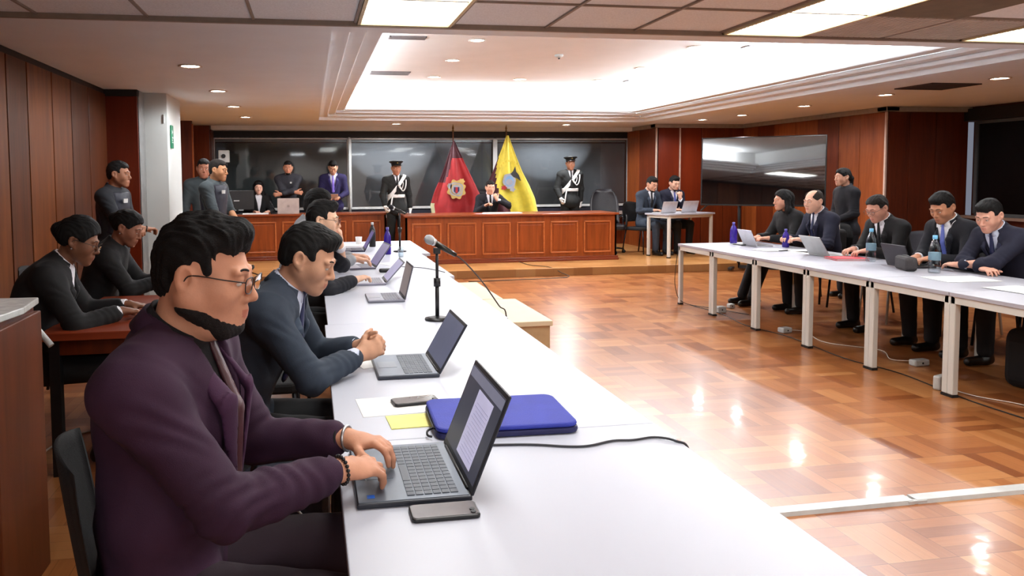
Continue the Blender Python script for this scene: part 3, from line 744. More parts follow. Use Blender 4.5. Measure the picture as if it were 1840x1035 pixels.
cable('table_cable', 'thin grey cable trailing over the fourth white table', [(.75,6.3,TZ+.004),(.90,6.2,TZ+.004),(1.0,6.0,TZ+.004),(1.04,5.85,TZ+.004)], .003, mat('cable_grey', (45,45,50), .5))
def bottle(name, label, x, y, z, h, r, body, cap, clear=False, group=None):
    t = thing(name, label, 'bottle', (x,y,z), 0, group)
    MB().lathe([(r*.9,0),(r,.006),(r,h*.25),(r*.93,h*.28),(r,h*.31),(r,h*.55),(r*.93,h*.60),(r*.95,h*.66),(r*.6,h*.80),(r*.34,h*.88),(r*.33,h*.92)], n=24).build('body', body, t)
    MB().lathe([(r*.40,h*.90),(r*.42,h*.91),(r*.40,h),(r*.1,h+.001)], n=18).build('cap', cap, t)
    if clear: MB().lathe([(r*1.01,h*.34),(r*1.015,h*.35),(r*1.015,h*.54),(r*1.01,h*.55)], n=24).build('label_band', mat('pale_blue_label', (112,142,158), .5), t)
m_pur = mat('purple_plastic', (52,30,140), .25); m_purc = mat('purple_cap', (90,80,170), .3)
bottle('drink_bottle', 'purple drink bottle among the laptops on the far left table', .74, 7.40, TZ, .27, .036, m_pur, m_purc)
bottle('drink_bottle', 'purple bottle standing alone at the far end of the right table row', 4.83, 8.0, TR, .245, .040, m_pur, m_purc)
bottle('drink_bottle', 'purple bottle in front of the balding man', 5.10, 7.42, TR, .20, .036, m_pur, m_purc)
m_water = m_glass.copy(); m_water.name = 'clear_bottle_plastic'; _nt = m_water.node_tree
for _n in list(_nt.nodes):
    if _n.type == 'BSDF_TRANSPARENT': _n.inputs[0].default_value = (.90,.955,.98,1)
    if _n.type == 'FRESNEL': _nt.nodes.remove(_n)
_lw = _nt.nodes.new('ShaderNodeLayerWeight'); _lw.inputs[0].default_value = .25
_nt.links.new(_lw.outputs['Facing'], [q for q in _nt.nodes if q.type == 'MIX_SHADER'][0].inputs[0])
m_wc = mat('sky_blue_cap', (110,180,220), .4)
bottle('water_bottle', 'clear water bottle between the red folder and the black pouch', 4.99, 6.02, TR, .30, .041, m_water, m_wc, True)
bottle('water_bottle', 'clear water bottle in front of the dark-haired man with the blue tie', 4.90, 5.22, TR, .30, .043, m_water, m_wc, True)
bottle('drink_bottle', 'dark bottle with white cap on the far left table behind the laptops', .66, 8.25, TZ, .27, .036, m_dkpl, m_frame)
t = thing('paper_cup', 'white paper cup on the farthest left table', 'cup', (.52,8.42,TZ))
MB().lathe([(.028,0),(.038,.10),(.036,.10),(.027,.004)], n=20).build('cup_body', mp, t)
t = thing('drinking_glass', 'clear glasses grouped beside the far microphone base', 'glass', (.84,7.12,TZ))
MB().lathe([(.026,0),(.032,.10),(.030,.10),(.024,.006)], n=20).build('tumbler', m_water, t)
sheet('paper_stack', 'stack of papers on the farthest left table', 'papers', .42, 8.30, TZ, .30, .22, 5, th=.02)
sheet('paper_sheet', 'loose paper sheet beside the folded-back laptop', 'paper', .72, 6.55, TZ, .21, .29, 20)
t = thing('eyeglass_case', 'small black object beside the grey sweater man\'s laptop', 'case', (.58,6.0,TZ))
MB().prism(rbox(.02,-.05,-.03,.05,.03), 0, .03).build('shell', m_dkpl, t, .01)
# ------------------------------------------------------------ things on the right tables
t = thing('document_folder', 'red folder lying beside the silver laptop', 'folder', (4.90,6.22,TR), R_(-12))
mr = mat('red_card', (196,42,58), .5); MB().box((-.15,-.12,0),(.15,.12,.004)).build('back_cover', mr, t); MB().box((-.14,-.115,.004),(.14,.115,.014)).build('paper_block', mp, t); MB().box((-.15,-.12,.014),(.15,.12,.018)).build('front_cover', mr, t)
t = thing('zip_pouch', 'black rounded zip pouch on the right table row', 'pouch', (4.82,5.42,TR), R_(70))
mpo = mat('dark_grey_cloth', (58,54,56), .75, bump=.2, bscale=300)
MB().prism(rbox(.035,-.12,0,.12,.115), -.045, .045, 0, Matrix.Rotation(R_(90),4,'X')).build('pouch_body', mpo, t, .02)
MB().tube([(-.12,0,.088),(-.06,0,.1185),(.06,0,.1185),(.12,0,.088)],.004,6).build('zipper', m_dkpl, t)
for i,(x,y,w,h,rz,l) in enumerate([(4.92,7.85,.21,.29,10,'paper beside the lone purple bottle'),(5.05,7.05,.29,.21,-8,'papers in front of the balding man'),(4.75,7.15,.30,.22,5,'paper nearest the table edge before the balding man'),(4.95,6.85,.21,.29,12,'paper behind the silver laptop'),(4.78,4.85,.42,.30,-6,'open papers in front of the man with folded arms'),(4.72,4.25,.30,.42,4,'paper at the table end cut by the picture edge'),(5.0,6.95,.2,.28,30,'crossed paper behind the bottle in front of the balding man')]):
    sheet('paper_sheet', 'white '+l, 'paper', x, y, TR+.002*(i%3), w, h, rz)
sheet('tablet_computer', 'dark tablet lying flat beside the small tablet laptop', 'tablet', 4.85, 7.78, TR+.002, .24, .14, 5, m_dkpl, th=.008)
t = thing('pen', 'dark pen lying on the papers before the balding man', 'pen', (4.80,7.02,TR+.006), R_(20)); MB().cyl((-.07,0,.004),(.07,0,.004),.004,n=8).build('barrel', m_dkpl, t); MB().cyl((.07,0,.004),(.08,0,.004),.003,.001,n=8).build('tip', m_metal, t)
# ------------------------------------------------------------ low cream boxes on the floor
m_cream = mat('cream_laminate', (222,205,172), .5, noise=(5,.03)); m_creamd = mat('cream_side', (188,158,118), .55)
def lowbox(label, x0,x1,y0,y1,h):
    t = thing('low_cabinet', label, 'low box', ((x0+x1)/2,(y0+y1)/2,0), 0, 'low cream boxes beside the left tables')
    hx, hy = (x1-x0)/2, (y1-y0)/2
    MB().box((-hx,-hy,h-.045),(hx,hy,h)).build('top_board', m_cream, t, .006)
    MB().box((-hx+.02,-hy+.02,.03),(hx-.02,hy-.02,h-.045)).build('body', m_creamd, t)
    for sx in (-1,1):
        for sy in (-1,1): MB().cyl((sx*(hx-.06),sy*(hy-.06),0),(sx*(hx-.06),sy*(hy-.06),.03),.02,n=10).build('foot', m_dkpl, t)
lowbox('low cream box on the floor beside the left tables, nearer one', 1.30, 2.02, 6.10, 7.30, .27)
lowbox('low cream box behind the other one, further along the left tables', 1.32, 1.90, 7.33, 8.55, .27)
# floor strip, cables, adapters
t = thing('cable_trunking', 'long white cable trunking strip lying on the parquet', 'cable duct', (1.9,2.95,0), R_(.5))
MB().prism([(-.036,0),(.036,0),(.030,.018),(-.030,.018)], 0, .78, 0, Matrix(((0,0,1,0),(1,0,0,0),(0,1,0,0),(0,0,0,1)))).build('near_section', m_frame, t)
MB().prism([(-.036,0),(.036,0),(.030,.018),(-.030,.018)], .80, 1.7, 0, Matrix(((0,0,1,0),(1,0,0,.0),(0,1,0,0),(0,0,0,1)))).build('far_section', m_frame, t)
MB().box((.75,-.035,0),(.85,-.015,.016)).box((.76,.018,0),(.80,.03,.012)).box((.05,-.03,0),(.10,.03,.017)).build('connector', m_frame, t, .003)
m_wcb = mat('white_cable_plastic', (215,205,190), .5)
cable('floor_cable', 'white cable lying on the floor at the left by the brown table', [(-1.75,4.0,.006),(-1.51,4.16,.006),(-1.46,4.42,.006),(-1.40,4.58,.006),(-1.31,4.69,.006),(-1.0,4.9,.006)], .006, m_wcb)
cable('floor_cable', 'thin dark cable on the floor along the right tables', [(4.30,8.0,.006),(4.35,7.4,.006),(4.25,6.8,.006),(4.33,6.2,.006),(4.26,5.4,.006),(4.34,4.9,.006),(4.26,4.2,.006),(4.3,3.4,.006)], .004, m_dkpl)
cable('floor_cable', 'white cable from the plug block under the right tables', [(4.68,5.16,.02),(4.60,5.3,.006),(4.75,5.6,.006),(4.5,5.95,.006),(4.62,6.4,.006),(4.45,6.45,.02)], .004, m_wcb)
cable('floor_cable', 'pale cable lying by the nearest table leg at the right edge', [(4.32,4.5,.02),(4.38,4.3,.006),(4.5,4.1,.006),(4.55,3.9,.006),(4.75,3.7,.006)], .004, m_wcb)
cable('hanging_cable', 'dark cable drooping from the far end of the right table row', [(4.22,8.13,.69),(4.20,8.16,.45),(4.19,8.15,.2),(4.24,8.05,.03),(4.45,7.7,.008),(4.6,7.3,.008)], .004, m_dkpl)
cable('floor_cable', 'thin brown cable crossing the platform edge near the long bench', [(3.3,11.7,.126),(3.35,11.2,.126),(3.55,10.9,.126),(3.7,10.75,.05),(3.72,10.6,.006),(3.0,10.5,.006),(2.2,10.45,.006)], .006, mat('cable_brown', (60,50,44), .5))
def adapter(label, x, y, w, d, h, rz):
    t = thing('power_adapter', label, 'power adapter', (x,y,0), R_(rz), 'white power blocks on the floor')
    MB().box((-w/2,-d/2,0),(w/2,d/2,h)).build('block', m_frame, t, .012); MB().cyl((0,-d/2-.002,h*.5),(0,-d/2+.003,h*.5),.008,n=10).build('socket', m_dkpl, t)
adapter('white power block on the floor under the second right table', 4.43, 6.43, .11, .08, .05, 10)
adapter('flat white plug strip on the floor by the shoe', 4.68, 5.10, .14, .07, .05, 5)
adapter('upright white plug block beside the nearest visible table leg', 4.30, 4.50, .10, .05, .10, 20)
adapter('small white power block by the high-heeled shoes', 4.66, 7.75, .07, .07, .05, 0)
adapter('white power block at the foot of the farthest right table', 4.40, 7.52, .10, .08, .07, 0)

# ------------------------------------------------------------ television on a stand
m_scr = mat('television_glass', (6,6,8), .03, noise=(2,0.), spec=1., coat=1.)
m_scr.node_tree.nodes['Principled BSDF'].inputs['IOR'].default_value = 2.0
m_scr.node_tree.nodes['Principled BSDF'].inputs['Coat Roughness'].default_value = .02
m_tvb = mat('television_bezel', (16,16,18), .35)
TVL = Vector((6.15,11.14,0)); TVR = Vector((7.50,9.98,0)); dTV = (TVR-TVL).normalized(); ang = math.atan2(dTV.y, dTV.x); mid = (TVL+TVR)/2; Lw = (TVR-TVL).length
t = thing('television', 'big flat television on a floor stand showing dark ceiling reflections', 'television', (mid.x,mid.y,0), ang)
TM = Matrix.Translation((0,0,1.55)) @ Matrix.Rotation(R_(-3.0),4,'X') @ Matrix.Translation((0,0,-1.55))
MB().box((-Lw/2,-.02,1.02),(Lw/2,.03,2.09),0,TM).build('casing', m_tvb, t, .006)
MB().box((-Lw/2+.018,-.022,1.045),(Lw/2-.018,-.018,2.072),0,TM).build('screen', m_scr, t)
for sx in (-.32,.32): MB().cyl((sx,.06,.05),(sx,.06,1.6),.025).build('stand_post', m_dkpl, t)
MB().box((-.42,.03,1.3),(.42,.08,1.36)).box((-.42,.03,1.7),(.42,.08,1.76)).build('bracket', m_dkpl, t)
for sx in (-.40,.40): MB().box((sx-.03,-.22,.03),(sx+.03,.30,.07)).build('stand_foot', m_dkpl, t, .005)
MB().box((-.42,.04,.04),(.42,.08,.09)).build('crossbar', m_dkpl, t)

# ------------------------------------------------------------ flags
def flag(name, label, px, py, ztop, zf, rows, colour, mats, zpole0):
    t = thing(name, label, 'flag', (px,py,.12))
    MB().cyl((0,0,.02),(0,0,ztop-.12),.014,.012).build('pole', wood('flag_pole_wood', (70,36,18),(96,52,28), .35), t)
    MB().lathe([(.15,0),(.15,.02),(.05,.05),(.025,.09)], n=24).build('base', m_dkpl, t)
    MB().lathe([(.012,0),(.022,.01),(.012,.03),(.020,.06),(.002,.13)], (0,0,ztop-.14), 12).build('finial', mat('old_brass', (110,84,50), .35, metal=.7), t)
    mb = MB(); nu = 26; nv = 40; vs = []; mi = []
    def interp(z):
        for (z0,a0,b0),(z1,a1,b1) in zip(rows, rows[1:]):
            if z1 <= z <= z0+1e-6:
                f = (z0-z)/(z0-z1); return a0+(a1-a0)*f, b0+(b1-b0)*f
        return rows[-1][1:]
    zt, zb = rows[0][0], rows[-1][0]
    for j in range(nv+1):
        v = j/nv; z = zt+(zb-zt)*v; a, b = interp(z)
        for i in range(nu+1):
            u = i/nu; x = a+(b-a)*u
            amp = .012+.045*v
            y = amp*math.sin(u*9.5+v*2.0)+.5*amp*math.sin(u*21+1.3-v*3)-.03
            zz = z-.03*v*math.sin(u*math.pi)
            vs.append((x-px, y-.02, zz-.12))
    fs = [(j*(nu+1)+i, j*(nu+1)+i+1, (j+1)*(nu+1)+i+1, (j+1)*(nu+1)+i) for j in range(nv) for i in range(nu)]
    mb.add(vs, fs, 0, True); mb.m = [colour((k%nu+.5)/nu, (k//nu+.5)/nv) for k in range(len(fs))]
    o = mb.build('cloth', mats, t)
    s = o.modifiers.new('solid','SOLIDIFY'); s.thickness = .004
    return t
m_fr = mat('flag_red', (156,12,20), .6, sheen=.3); m_fd = mat('flag_maroon', (66,10,26), .6); m_fy = mat('flag_yellow', (206,188,56), .6, sheen=.3); m_fg = mat('flag_pale_edge', (190,190,150), .6)
m_gold = mat('crest_gold', (190,160,90), .5); m_sil = mat('crest_grey', (150,152,160), .5); m_cnav = mat('crest_navy', (40,40,80), .5)
def cr(u, v):
    if v < .22 or (u < .30-.35*max(0,v-.22) and v < .55): return 1
    if u < .07 and v > .82: return 2
    return 0
fl = flag('red_flag', 'dark red flag with a gold crest hanging on a pole behind the bench', 2.55, 13.4, 2.34, .85, [(2.15,2.54,2.57),(1.95,2.47,2.66),(1.55,2.33,2.85),(1.20,2.18,3.02),(1.0,2.12,3.06),(.80,2.15,3.0)], cr, [m_fr,m_fd,m_fg], 0)
def ornament(mb, c, prof, y, th, mi):
    n = len(prof); vs = [(c[0]+px_, y, c[1]+pz_) for px_,pz_ in prof]+[(c[0]+px_, y-th, c[1]+pz_) for px_,pz_ in prof]
    fs = [tuple(range(n)), tuple(range(2*n-1,n-1,-1))]+[(i,n+i,n+(i+1)%n,(i+1)%n) for i in range(n)]
    mb.add(vs, fs, mi)
def scallop(rx, rz_, n, k, amp, rot=0.):
    out = []
    for i in range(n):
        a = 2*math.pi*i/n; r = 1+amp*math.cos(k*a)
        x, z = rx*r*math.cos(a), rz_*r*math.sin(a); out.append((x*math.cos(rot)-z*math.sin(rot), x*math.sin(rot)+z*math.cos(rot)))
    return out
cz = 1.28-.12; cxx = .03
e = MB(); ornament(e, (cxx,cz), scallop(.165,.17,64,8,.10,.35), -.135, .004, 0)
ornament(e, (cxx,cz), scallop(.125,.13,48,4,.08,.6), -.139, .004, 1); ornament(e, (cxx,cz), scallop(.10,.105,48,4,.05,.6), -.143, .004, 0)
ornament(e, (cxx,cz), scallop(.085,.09,40,4,.04,.6), -.147, .004, 1); ornament(e, (cxx,cz-.01), [(-.05,.05),(.05,.05),(.05,-.02),(0,-.07),(-.05,-.02)], -.151, .004, 2); ornament(e, (cxx,cz-.01), [(-.02,.05),(.02,.05),(.02,-.055),(-.02,-.055)], -.155, .003, 3)
ornament(e, (cxx+.10,cz+.14), scallop(.05,.05,24,6,.18), -.139, .004, 0); ornament(e, (cxx-.12,cz+.06), scallop(.04,.05,24,6,.18), -.139, .004, 1)
e.build('crest', [m_gold,m_sil,m_cnav,m_fr], fl)
def cy(u, v):
    edge = .02+.62*max(0,v-.28) if v < .75 else .31+.9*(v-.75)
    return 1 if (u < edge and v > .28) else 0
fl = flag('yellow_flag', 'yellow flag with a dark winged crest on a pole behind the judge', 3.54, 13.4, 2.34, .85, [(2.25,3.53,3.57),(2.0,3.44,3.66),(1.6,3.28,3.82),(1.35,3.16,3.95),(1.1,3.12,4.06),(.80,3.22,4.12)], cy, [m_fy,m_fd], 0)
cz = 1.42-.12; cxx = .02
e = MB(); ornament(e, (cxx,cz), scallop(.12,.14,48,6,.05,.2), -.13, .004, 1); ornament(e, (cxx,cz), scallop(.08,.10,40,2,.02), -.134, .004, 2)
ornament(e, (cxx,cz-.02), scallop(.065,.06,32,2,.02), -.138, .004, 1)
ornament(e, (cxx+.02,cz+.13), [(0,.0),(.05,.05),(.09,.14),(.11,.04),(.16,-.02),(.20,-.13),(.12,-.08),(.06,-.06)], -.134, .004, 3)
ornament(e, (cxx-.10,cz-.12), scallop(.05,.04,24,5,.2), -.134, .004, 4); ornament(e, (cxx+.06,cz-.15), scallop(.05,.04,24,5,.2), -.134, .004, 1)
for k in range(9):
    a = R_(35+k*15); ornament(e, (cxx+.02+.26*math.cos(a)*.8,cz+.13+.24*math.sin(a)), [(-.012,-.018),(.012,-.018),(.008,.018),(-.012,.018)], -.10, .003, 5)
e.build('crest', [m_gold,m_sil,mat('crest_blue', (110,150,190), .5),mat('crest_black', (20,18,22), .5),m_fr,mat('dark_yellow_print', (196,170,40), .6)], fl)

# ------------------------------------------------------------ things on and behind the left bench
ZB = .90
t = thing('computer_monitor', 'black computer monitor on the left bench beside the seated woman', 'monitor', (-1.22,13.05,ZB), R_(8))
MB().box((-.27,-.02,.08),(.27,.02,.40)).build('screen_housing', m_dkpl, t, .006); MB().cyl((0,0,.01),(0,0,.12),.02).build('neck', m_dkpl, t); MB().prism(rbox(.03,-.11,-.08,.11,.08),0,.012).build('foot', m_dkpl, t)
MB().box((-.06,-.022,.22),(.03,-.0205,.235)).build('maker_badge', m_frame, t)
t = thing('cardboard_panel', 'pale grey flat box standing on the left bench in front of the bearded man', 'box', (-.38,12.98,ZB), R_(3))
MB().box((-.18,-.03,0),(.18,.03,.26)).build('carton', mat('pale_grey_card', (176,162,156), .7), t, .004); MB().box((-.02,-.032,.11),(.02,-.03,.15)).build('mark', mat('grey_mark', (150,138,132), .7), t)
sheet('paper_stack', 'papers on the left bench in front of the seated woman', 'papers', -.92, 12.98, ZB, .42, .2, 2, th=.015)
sheet('paper_stack', 'white papers on the long bench in front of the judge', 'papers', 3.10, 12.0, ZB, .62, .22, 2, th=.012)
sheet('paper_sheet', 'pink sheet on the long bench by the judge\'s right hand', 'paper', 2.75, 11.95, ZB, .2, .2, 12, mat('pink_paper', (225,170,180), .7))
t = thing('desk_microphone', 'small gooseneck microphone on the left bench', 'microphone', (-.62,12.95,ZB)); MB().prism(rbox(.02,-.05,-.04,.05,.04),0,.02).build('base', m_dkpl, t); MB().tube([(0,0,.02),(0,-.02,.12),(-.05,-.04,.20)],.005,6).build('gooseneck', m_dkpl, t); MB().sphere((-.05,-.04,.205),.014,n=10).build('head', m_dkpl, t)
t = thing('camera_on_pole', 'white device on a dark pole in front of the left back window', 'camera', (-1.47,13.5,.12))
MB().cyl((0,0,.3),(0,0,1.62),.03).build('pole', m_dkpl, t); MB().box((-.09,-.07,1.66),(.09,.07,1.87)).build('housing', m_frame, t, .015); MB().cyl((0,-.07,1.77),(0,-.10,1.77),.035).build('lens', m_dkpl, t); MB().box((-.05,-.05,1.60),(.05,.05,1.66)).build('mount', m_dkpl, t)
for k in range(3):
    a = R_(120*k+30); MB().cyl((0,0,.5),(.30*math.cos(a),.30*math.sin(a),.0),.014).build('tripod_leg', m_dkpl, t)
t = thing('shade_pole', 'pale vertical pole between the two back windows on the left', 'pole', (.73,14.30,.12)); MB().cyl((0,0,.62),(0,0,2.14),.022).build('tube', m_frame, t); MB().sphere((0,0,.62),.03,n=10).build('lower_end', m_frame, t)
mic('silver microphone lying propped on the small platform table', (6.88,12.20,1.0), (6.70,12.14,.885))
# bag beside the grey suited man
t = thing('shoulder_bag', 'dark bag on the floor edge between the first two men at the left table', 'bag', (-.10,2.38,0), R_(5))
MB().prism(rbox(.06,-.14,.34,.14,.58), -.09, .09, 0, Matrix.Rotation(R_(90),4,'X')).build('bag_body', mat('navy_bag_nylon', (30,34,48), .6, bump=.3, bscale=80), t, .03)
MB().tube([(-.10,.0,.56),(-.06,-.02,.68),(.05,-.02,.68),(.09,0,.56)],.010,8).build('handle', m_dkpl, t)
MB().tube([(-.02,-.095,.52),(.04,-.1,.48),(.07,-.1,.42)],.004,6).build('white_piping', m_frame, t)
MB().box((-.12,-.08,0),(.12,.08,.34)).build('lower_pocket', m_dkpl, t, .02)
# ------------------------------------------------------------ sculpting of figures: smooth blended volumes turned into one surface
V3 = lambda *a: np.array(a, float)
def nrm(v): v = np.asarray(v, float); return v/(np.linalg.norm(v)+1e-9)
def rot(axis, a):
    c, s = math.cos(a), math.sin(a)
    return np.array({'x':[[1,0,0],[0,c,-s],[0,s,c]],'y':[[c,0,s],[0,1,0],[-s,0,c]],'z':[[c,-s,0],[s,c,0],[0,0,1]]}[axis], float)
class Field:
    def __init__(s, lo, hi, h):
        s.h = h; s.lo = np.array(lo, float)-2*h
        n = [int(math.ceil((hi[i]-lo[i])/h))+5 for i in range(3)]
        s.ax = [(s.lo[i]+h*np.arange(n[i])).astype(np.float32) for i in range(3)]
        s.G = np.full(n, 9., np.float32); s.O = None; s.R = None
    def frame(s, O=None, R=None): s.O, s.R = O, R
    def copy(s):
        f = Field.__new__(Field); f.h = s.h; f.lo = s.lo; f.ax = s.ax; f.G = s.G.copy(); f.O = f.R = None; return f
    def op(s, fn, lo, hi, k, mode='u'):
        lo = np.array(lo, float); hi = np.array(hi, float)
        if s.R is not None:
            cs = np.array([[ (lo,hi)[i][0], (lo,hi)[j][1], (lo,hi)[l][2]] for i in (0,1) for j in (0,1) for l in (0,1)])
            w = cs @ s.R.T + s.O; lo, hi = w.min(0), w.max(0)
        pad = k+2.5*s.h; sl = []
        for i in range(3):
            a = int(max(0, math.floor((lo[i]-pad-s.lo[i])/s.h))); b = int(min(len(s.ax[i]), math.ceil((hi[i]+pad-s.lo[i])/s.h)+1))
            if b <= a: return
            sl.append(slice(a,b))
        X = s.ax[0][sl[0]][:,None,None]; Y = s.ax[1][sl[1]][None,:,None]; Z = s.ax[2][sl[2]][None,None,:]
        if s.R is not None:
            X, Y, Z = X-s.O[0], Y-s.O[1], Z-s.O[2]; R = s.R
            X, Y, Z = (R[0,0]*X+R[1,0]*Y+R[2,0]*Z, R[0,1]*X+R[1,1]*Y+R[2,1]*Z, R[0,2]*X+R[1,2]*Y+R[2,2]*Z)
        d = fn(X, Y, Z).astype(np.float32); t = tuple(sl); g = s.G[t]
        if mode == 'u':
            hh = np.maximum(k-np.abs(g-d),0)/max(k,1e-6); s.G[t] = np.minimum(g,d)-hh*hh*k*.25
        elif mode == 's':
            d = -d; hh = np.maximum(k-np.abs(g-d),0)/max(k,1e-6); s.G[t] = np.maximum(g,d)+hh*hh*k*.25
    def cap(s, a, b, ra, rb=None, k=.02, mode='u', sq=None):
        a = np.asarray(a, float); b = np.asarray(b, float); rb = ra if rb is None else rb
        ba = b-a; L2 = float(ba@ba)+1e-12; r = max(ra, rb)
        def fn(X,Y,Z):
            px, py, pz = X-a[0], Y-a[1], Z-a[2]
            t = np.clip((px*ba[0]+py*ba[1]+pz*ba[2])/L2, 0, 1)
            dx, dy, dz = px-t*ba[0], py-t*ba[1], pz-t*ba[2]
            if sq is not None:
                n, q = sq; c = (dx*n[0]+dy*n[1]+dz*n[2])*(q-1); dx = dx+c*n[0]; dy = dy+c*n[1]; dz = dz+c*n[2]
            return np.sqrt(dx*dx+dy*dy+dz*dz)-(ra+(rb-ra)*t)
        s.op(fn, np.minimum(a,b)-r, np.maximum(a,b)+r, k, mode)
    def ell(s, c, r, R=None, k=.02, mode='u'):
        c = np.asarray(c, float); r = np.asarray(r, float); m_ = r.max()
        def fn(X,Y,Z):
            x, y, z = X-c[0], Y-c[1], Z-c[2]
            if R is not None: x, y, z = (R[0,0]*x+R[1,0]*y+R[2,0]*z, R[0,1]*x+R[1,1]*y+R[2,1]*z, R[0,2]*x+R[1,2]*y+R[2,2]*z)
            k0 = np.sqrt((x/r[0])**2+(y/r[1])**2+(z/r[2])**2); k1 = np.sqrt((x/r[0]**2)**2+(y/r[1]**2)**2+(z/r[2]**2)**2)
            return k0*(k0-1)/np.maximum(k1,1e-6)
        e = r if R is None else np.array([m_]*3)
        s.op(fn, c-e, c+e, k, mode)
    def half(s, p, n, k=.004):   # keep the side n points away from: removes where (x-p).n > 0
        p = np.asarray(p, float); n = nrm(n)
        s.op(lambda X,Y,Z: -((X-p[0])*n[0]+(Y-p[1])*n[1]+(Z-p[2])*n[2]), (-9,-9,-9), (9,9,9), k, 's')
def nets(f):
    G, h = f.G, f.h; S = G < 0
    c = np.zeros([n-1 for n in G.shape], np.uint8)
    for i in (0,1):
        for j in (0,1):
            for l in (0,1): c += S[i:G.shape[0]-1+i, j:G.shape[1]-1+j, l:G.shape[2]-1+l]
    act = (c > 0) & (c < 8); idx = np.argwhere(act); N = len(idx)
    ids = np.full(c.shape, -1, np.int32); ids[act] = np.arange(N)
    g = {}
    for i in (0,1):
        for j in (0,1):
            for l in (0,1): g[(i,j,l)] = G[idx[:,0]+i, idx[:,1]+j, idx[:,2]+l]
    acc = np.zeros((N,3)); cnt = np.zeros(N)
    for p in g:
        for a in range(3):
            if p[a] == 0:
                q = list(p); q[a] = 1; q = tuple(q); g0, g1 = g[p], g[q]
                m_ = (g0 < 0) != (g1 < 0); t = g0/np.where(m_, g0-g1, 1)
                w = np.array(p, float)[None,:].repeat(N,0); w[:,a] = t
                acc += w*m_[:,None]; cnt += m_
    V = (idx+acc/np.maximum(cnt,1)[:,None])*h+f.lo
    F = []
    for a in range(3):
        b, d = (a+1)%3, (a+2)%3
        s0 = [slice(None)]*3; s1 = [slice(None)]*3; s0[a] = slice(0,-1); s1[a] = slice(1,None)
        A = S[tuple(s0)]; D = A != S[tuple(s1)]
        e = np.argwhere(D); e = e[(e[:,b] > 0) & (e[:,d] > 0) & (e[:,b] < G.shape[b]-1) & (e[:,d] < G.shape[d]-1)]
        def cell(db, dd):
            q = e.copy(); q[:,b] -= db; q[:,d] -= dd; return ids[q[:,0],q[:,1],q[:,2]]
        Q = np.stack([cell(1,1),cell(0,1),cell(0,0),cell(1,0)],1)
        fl = ~A[e[:,0],e[:,1],e[:,2]]
        Q[fl] = Q[fl][:,::-1]; F.append(Q)
    F = np.concatenate(F) if F else np.zeros((0,4),int)
    return V, F[(F >= 0).all(1)]
def vnormals(V, F):
    n = np.cross(V[F[:,2]]-V[F[:,0]], V[F[:,3]]-V[F[:,1]]); N = np.zeros_like(V)
    for k in range(4): np.add.at(N, F[:,k], n)
    return N/(np.linalg.norm(N,axis=1,keepdims=True)+1e-12)
def mesh_np(name, V, F, mats, parent, mi=None):
    me = bpy.data.meshes.new(name); n = len(F)
    me.vertices.add(len(V)); me.vertices.foreach_set('co', V.astype(np.float32).ravel())
    me.loops.add(n*4); me.loops.foreach_set('vertex_index', F.astype(np.int32).ravel())
    me.polygons.add(n); me.polygons.foreach_set('loop_start', np.arange(0,4*n,4,dtype=np.int32)); me.polygons.foreach_set('loop_total', np.full(n,4,np.int32))
    for q in (mats if isinstance(mats,(list,tuple)) else [mats]): me.materials.append(q)
    me.polygons.foreach_set('use_smooth', np.ones(n,bool))
    if mi is not None: me.polygons.foreach_set('material_index', mi.astype(np.int32))
    me.update(calc_edges=True)
    o = bpy.data.objects.new(name, me); return link(o, parent)
def emit_field(f, name, mats, parent, wr=0., hot=(), T=None, disp=None, mi=None):
    V, F = nets(f)
    if len(F) == 0: return None
    if wr or disp is not None:
        N = vnormals(V, F); x, y, z = V.T
        a = 0
        if wr:
            a = wr*.55*np.sin(23*x+17*z+2.2*np.sin(31*y+11*z))*np.sin(19*y-29*z+1.7*np.sin(27*x))
            for (e, dr, amp) in hot:
                q = V-e; w = np.exp(-(q**2).sum(1)/.0075); a = a+amp*w*np.sin((q@dr)*150+2*np.sin(40*y+30*z))
        if disp is not None: a = a+disp(x,y,z)
        V = V+N*np.asarray(a)[:,None]
    m_ = None
    if mi is not None:
        C = V[F].mean(1); m_ = mi(C)
    if T is not None: O, R = T; V = V @ R.T+O
    return mesh_np(name, V, F, mats, parent, m_)

SKIN = {}
def skin(c):
    if c not in SKIN:
        m1 = mat('skin_%d_%d_%d' % c, c, .55, spec=.35, noise=(28,.06), bump=.05, bscale=220)
        b = m1.node_tree.nodes['Principled BSDF']; b.inputs['Subsurface Weight'].default_value = .06; b.inputs['Subsurface Radius'].default_value = (.02,.008,.004)
        m2 = mat('lips_%d_%d_%d' % c, (min(255,int(c[0]*.94)), int(c[1]*.80), int(c[2]*.80)), .42)
        SKIN[c] = (m1, m2)
    return SKIN[c]
def cloth(name, rgb, rough=.85): return mat(name, rgb, rough, noise=(9,.10), bump=.10, bscale=420)
m_eye = mat('eye_white', (225,220,212), .2); m_iris = mat('iris_dark', (22,14,10), .12)
m_wsh = cloth('white_shirt_cotton', (232,232,238)); m_shoe = mat('black_shoe_leather', (16,14,14), .3)
def hairmat(c): return mat('hair_%d_%d_%d' % c, tuple(int(v*.6) for v in c), .62, spec=.3, noise=(60,.35), stretch=(1,6,6), bump=.5, bscale=140)

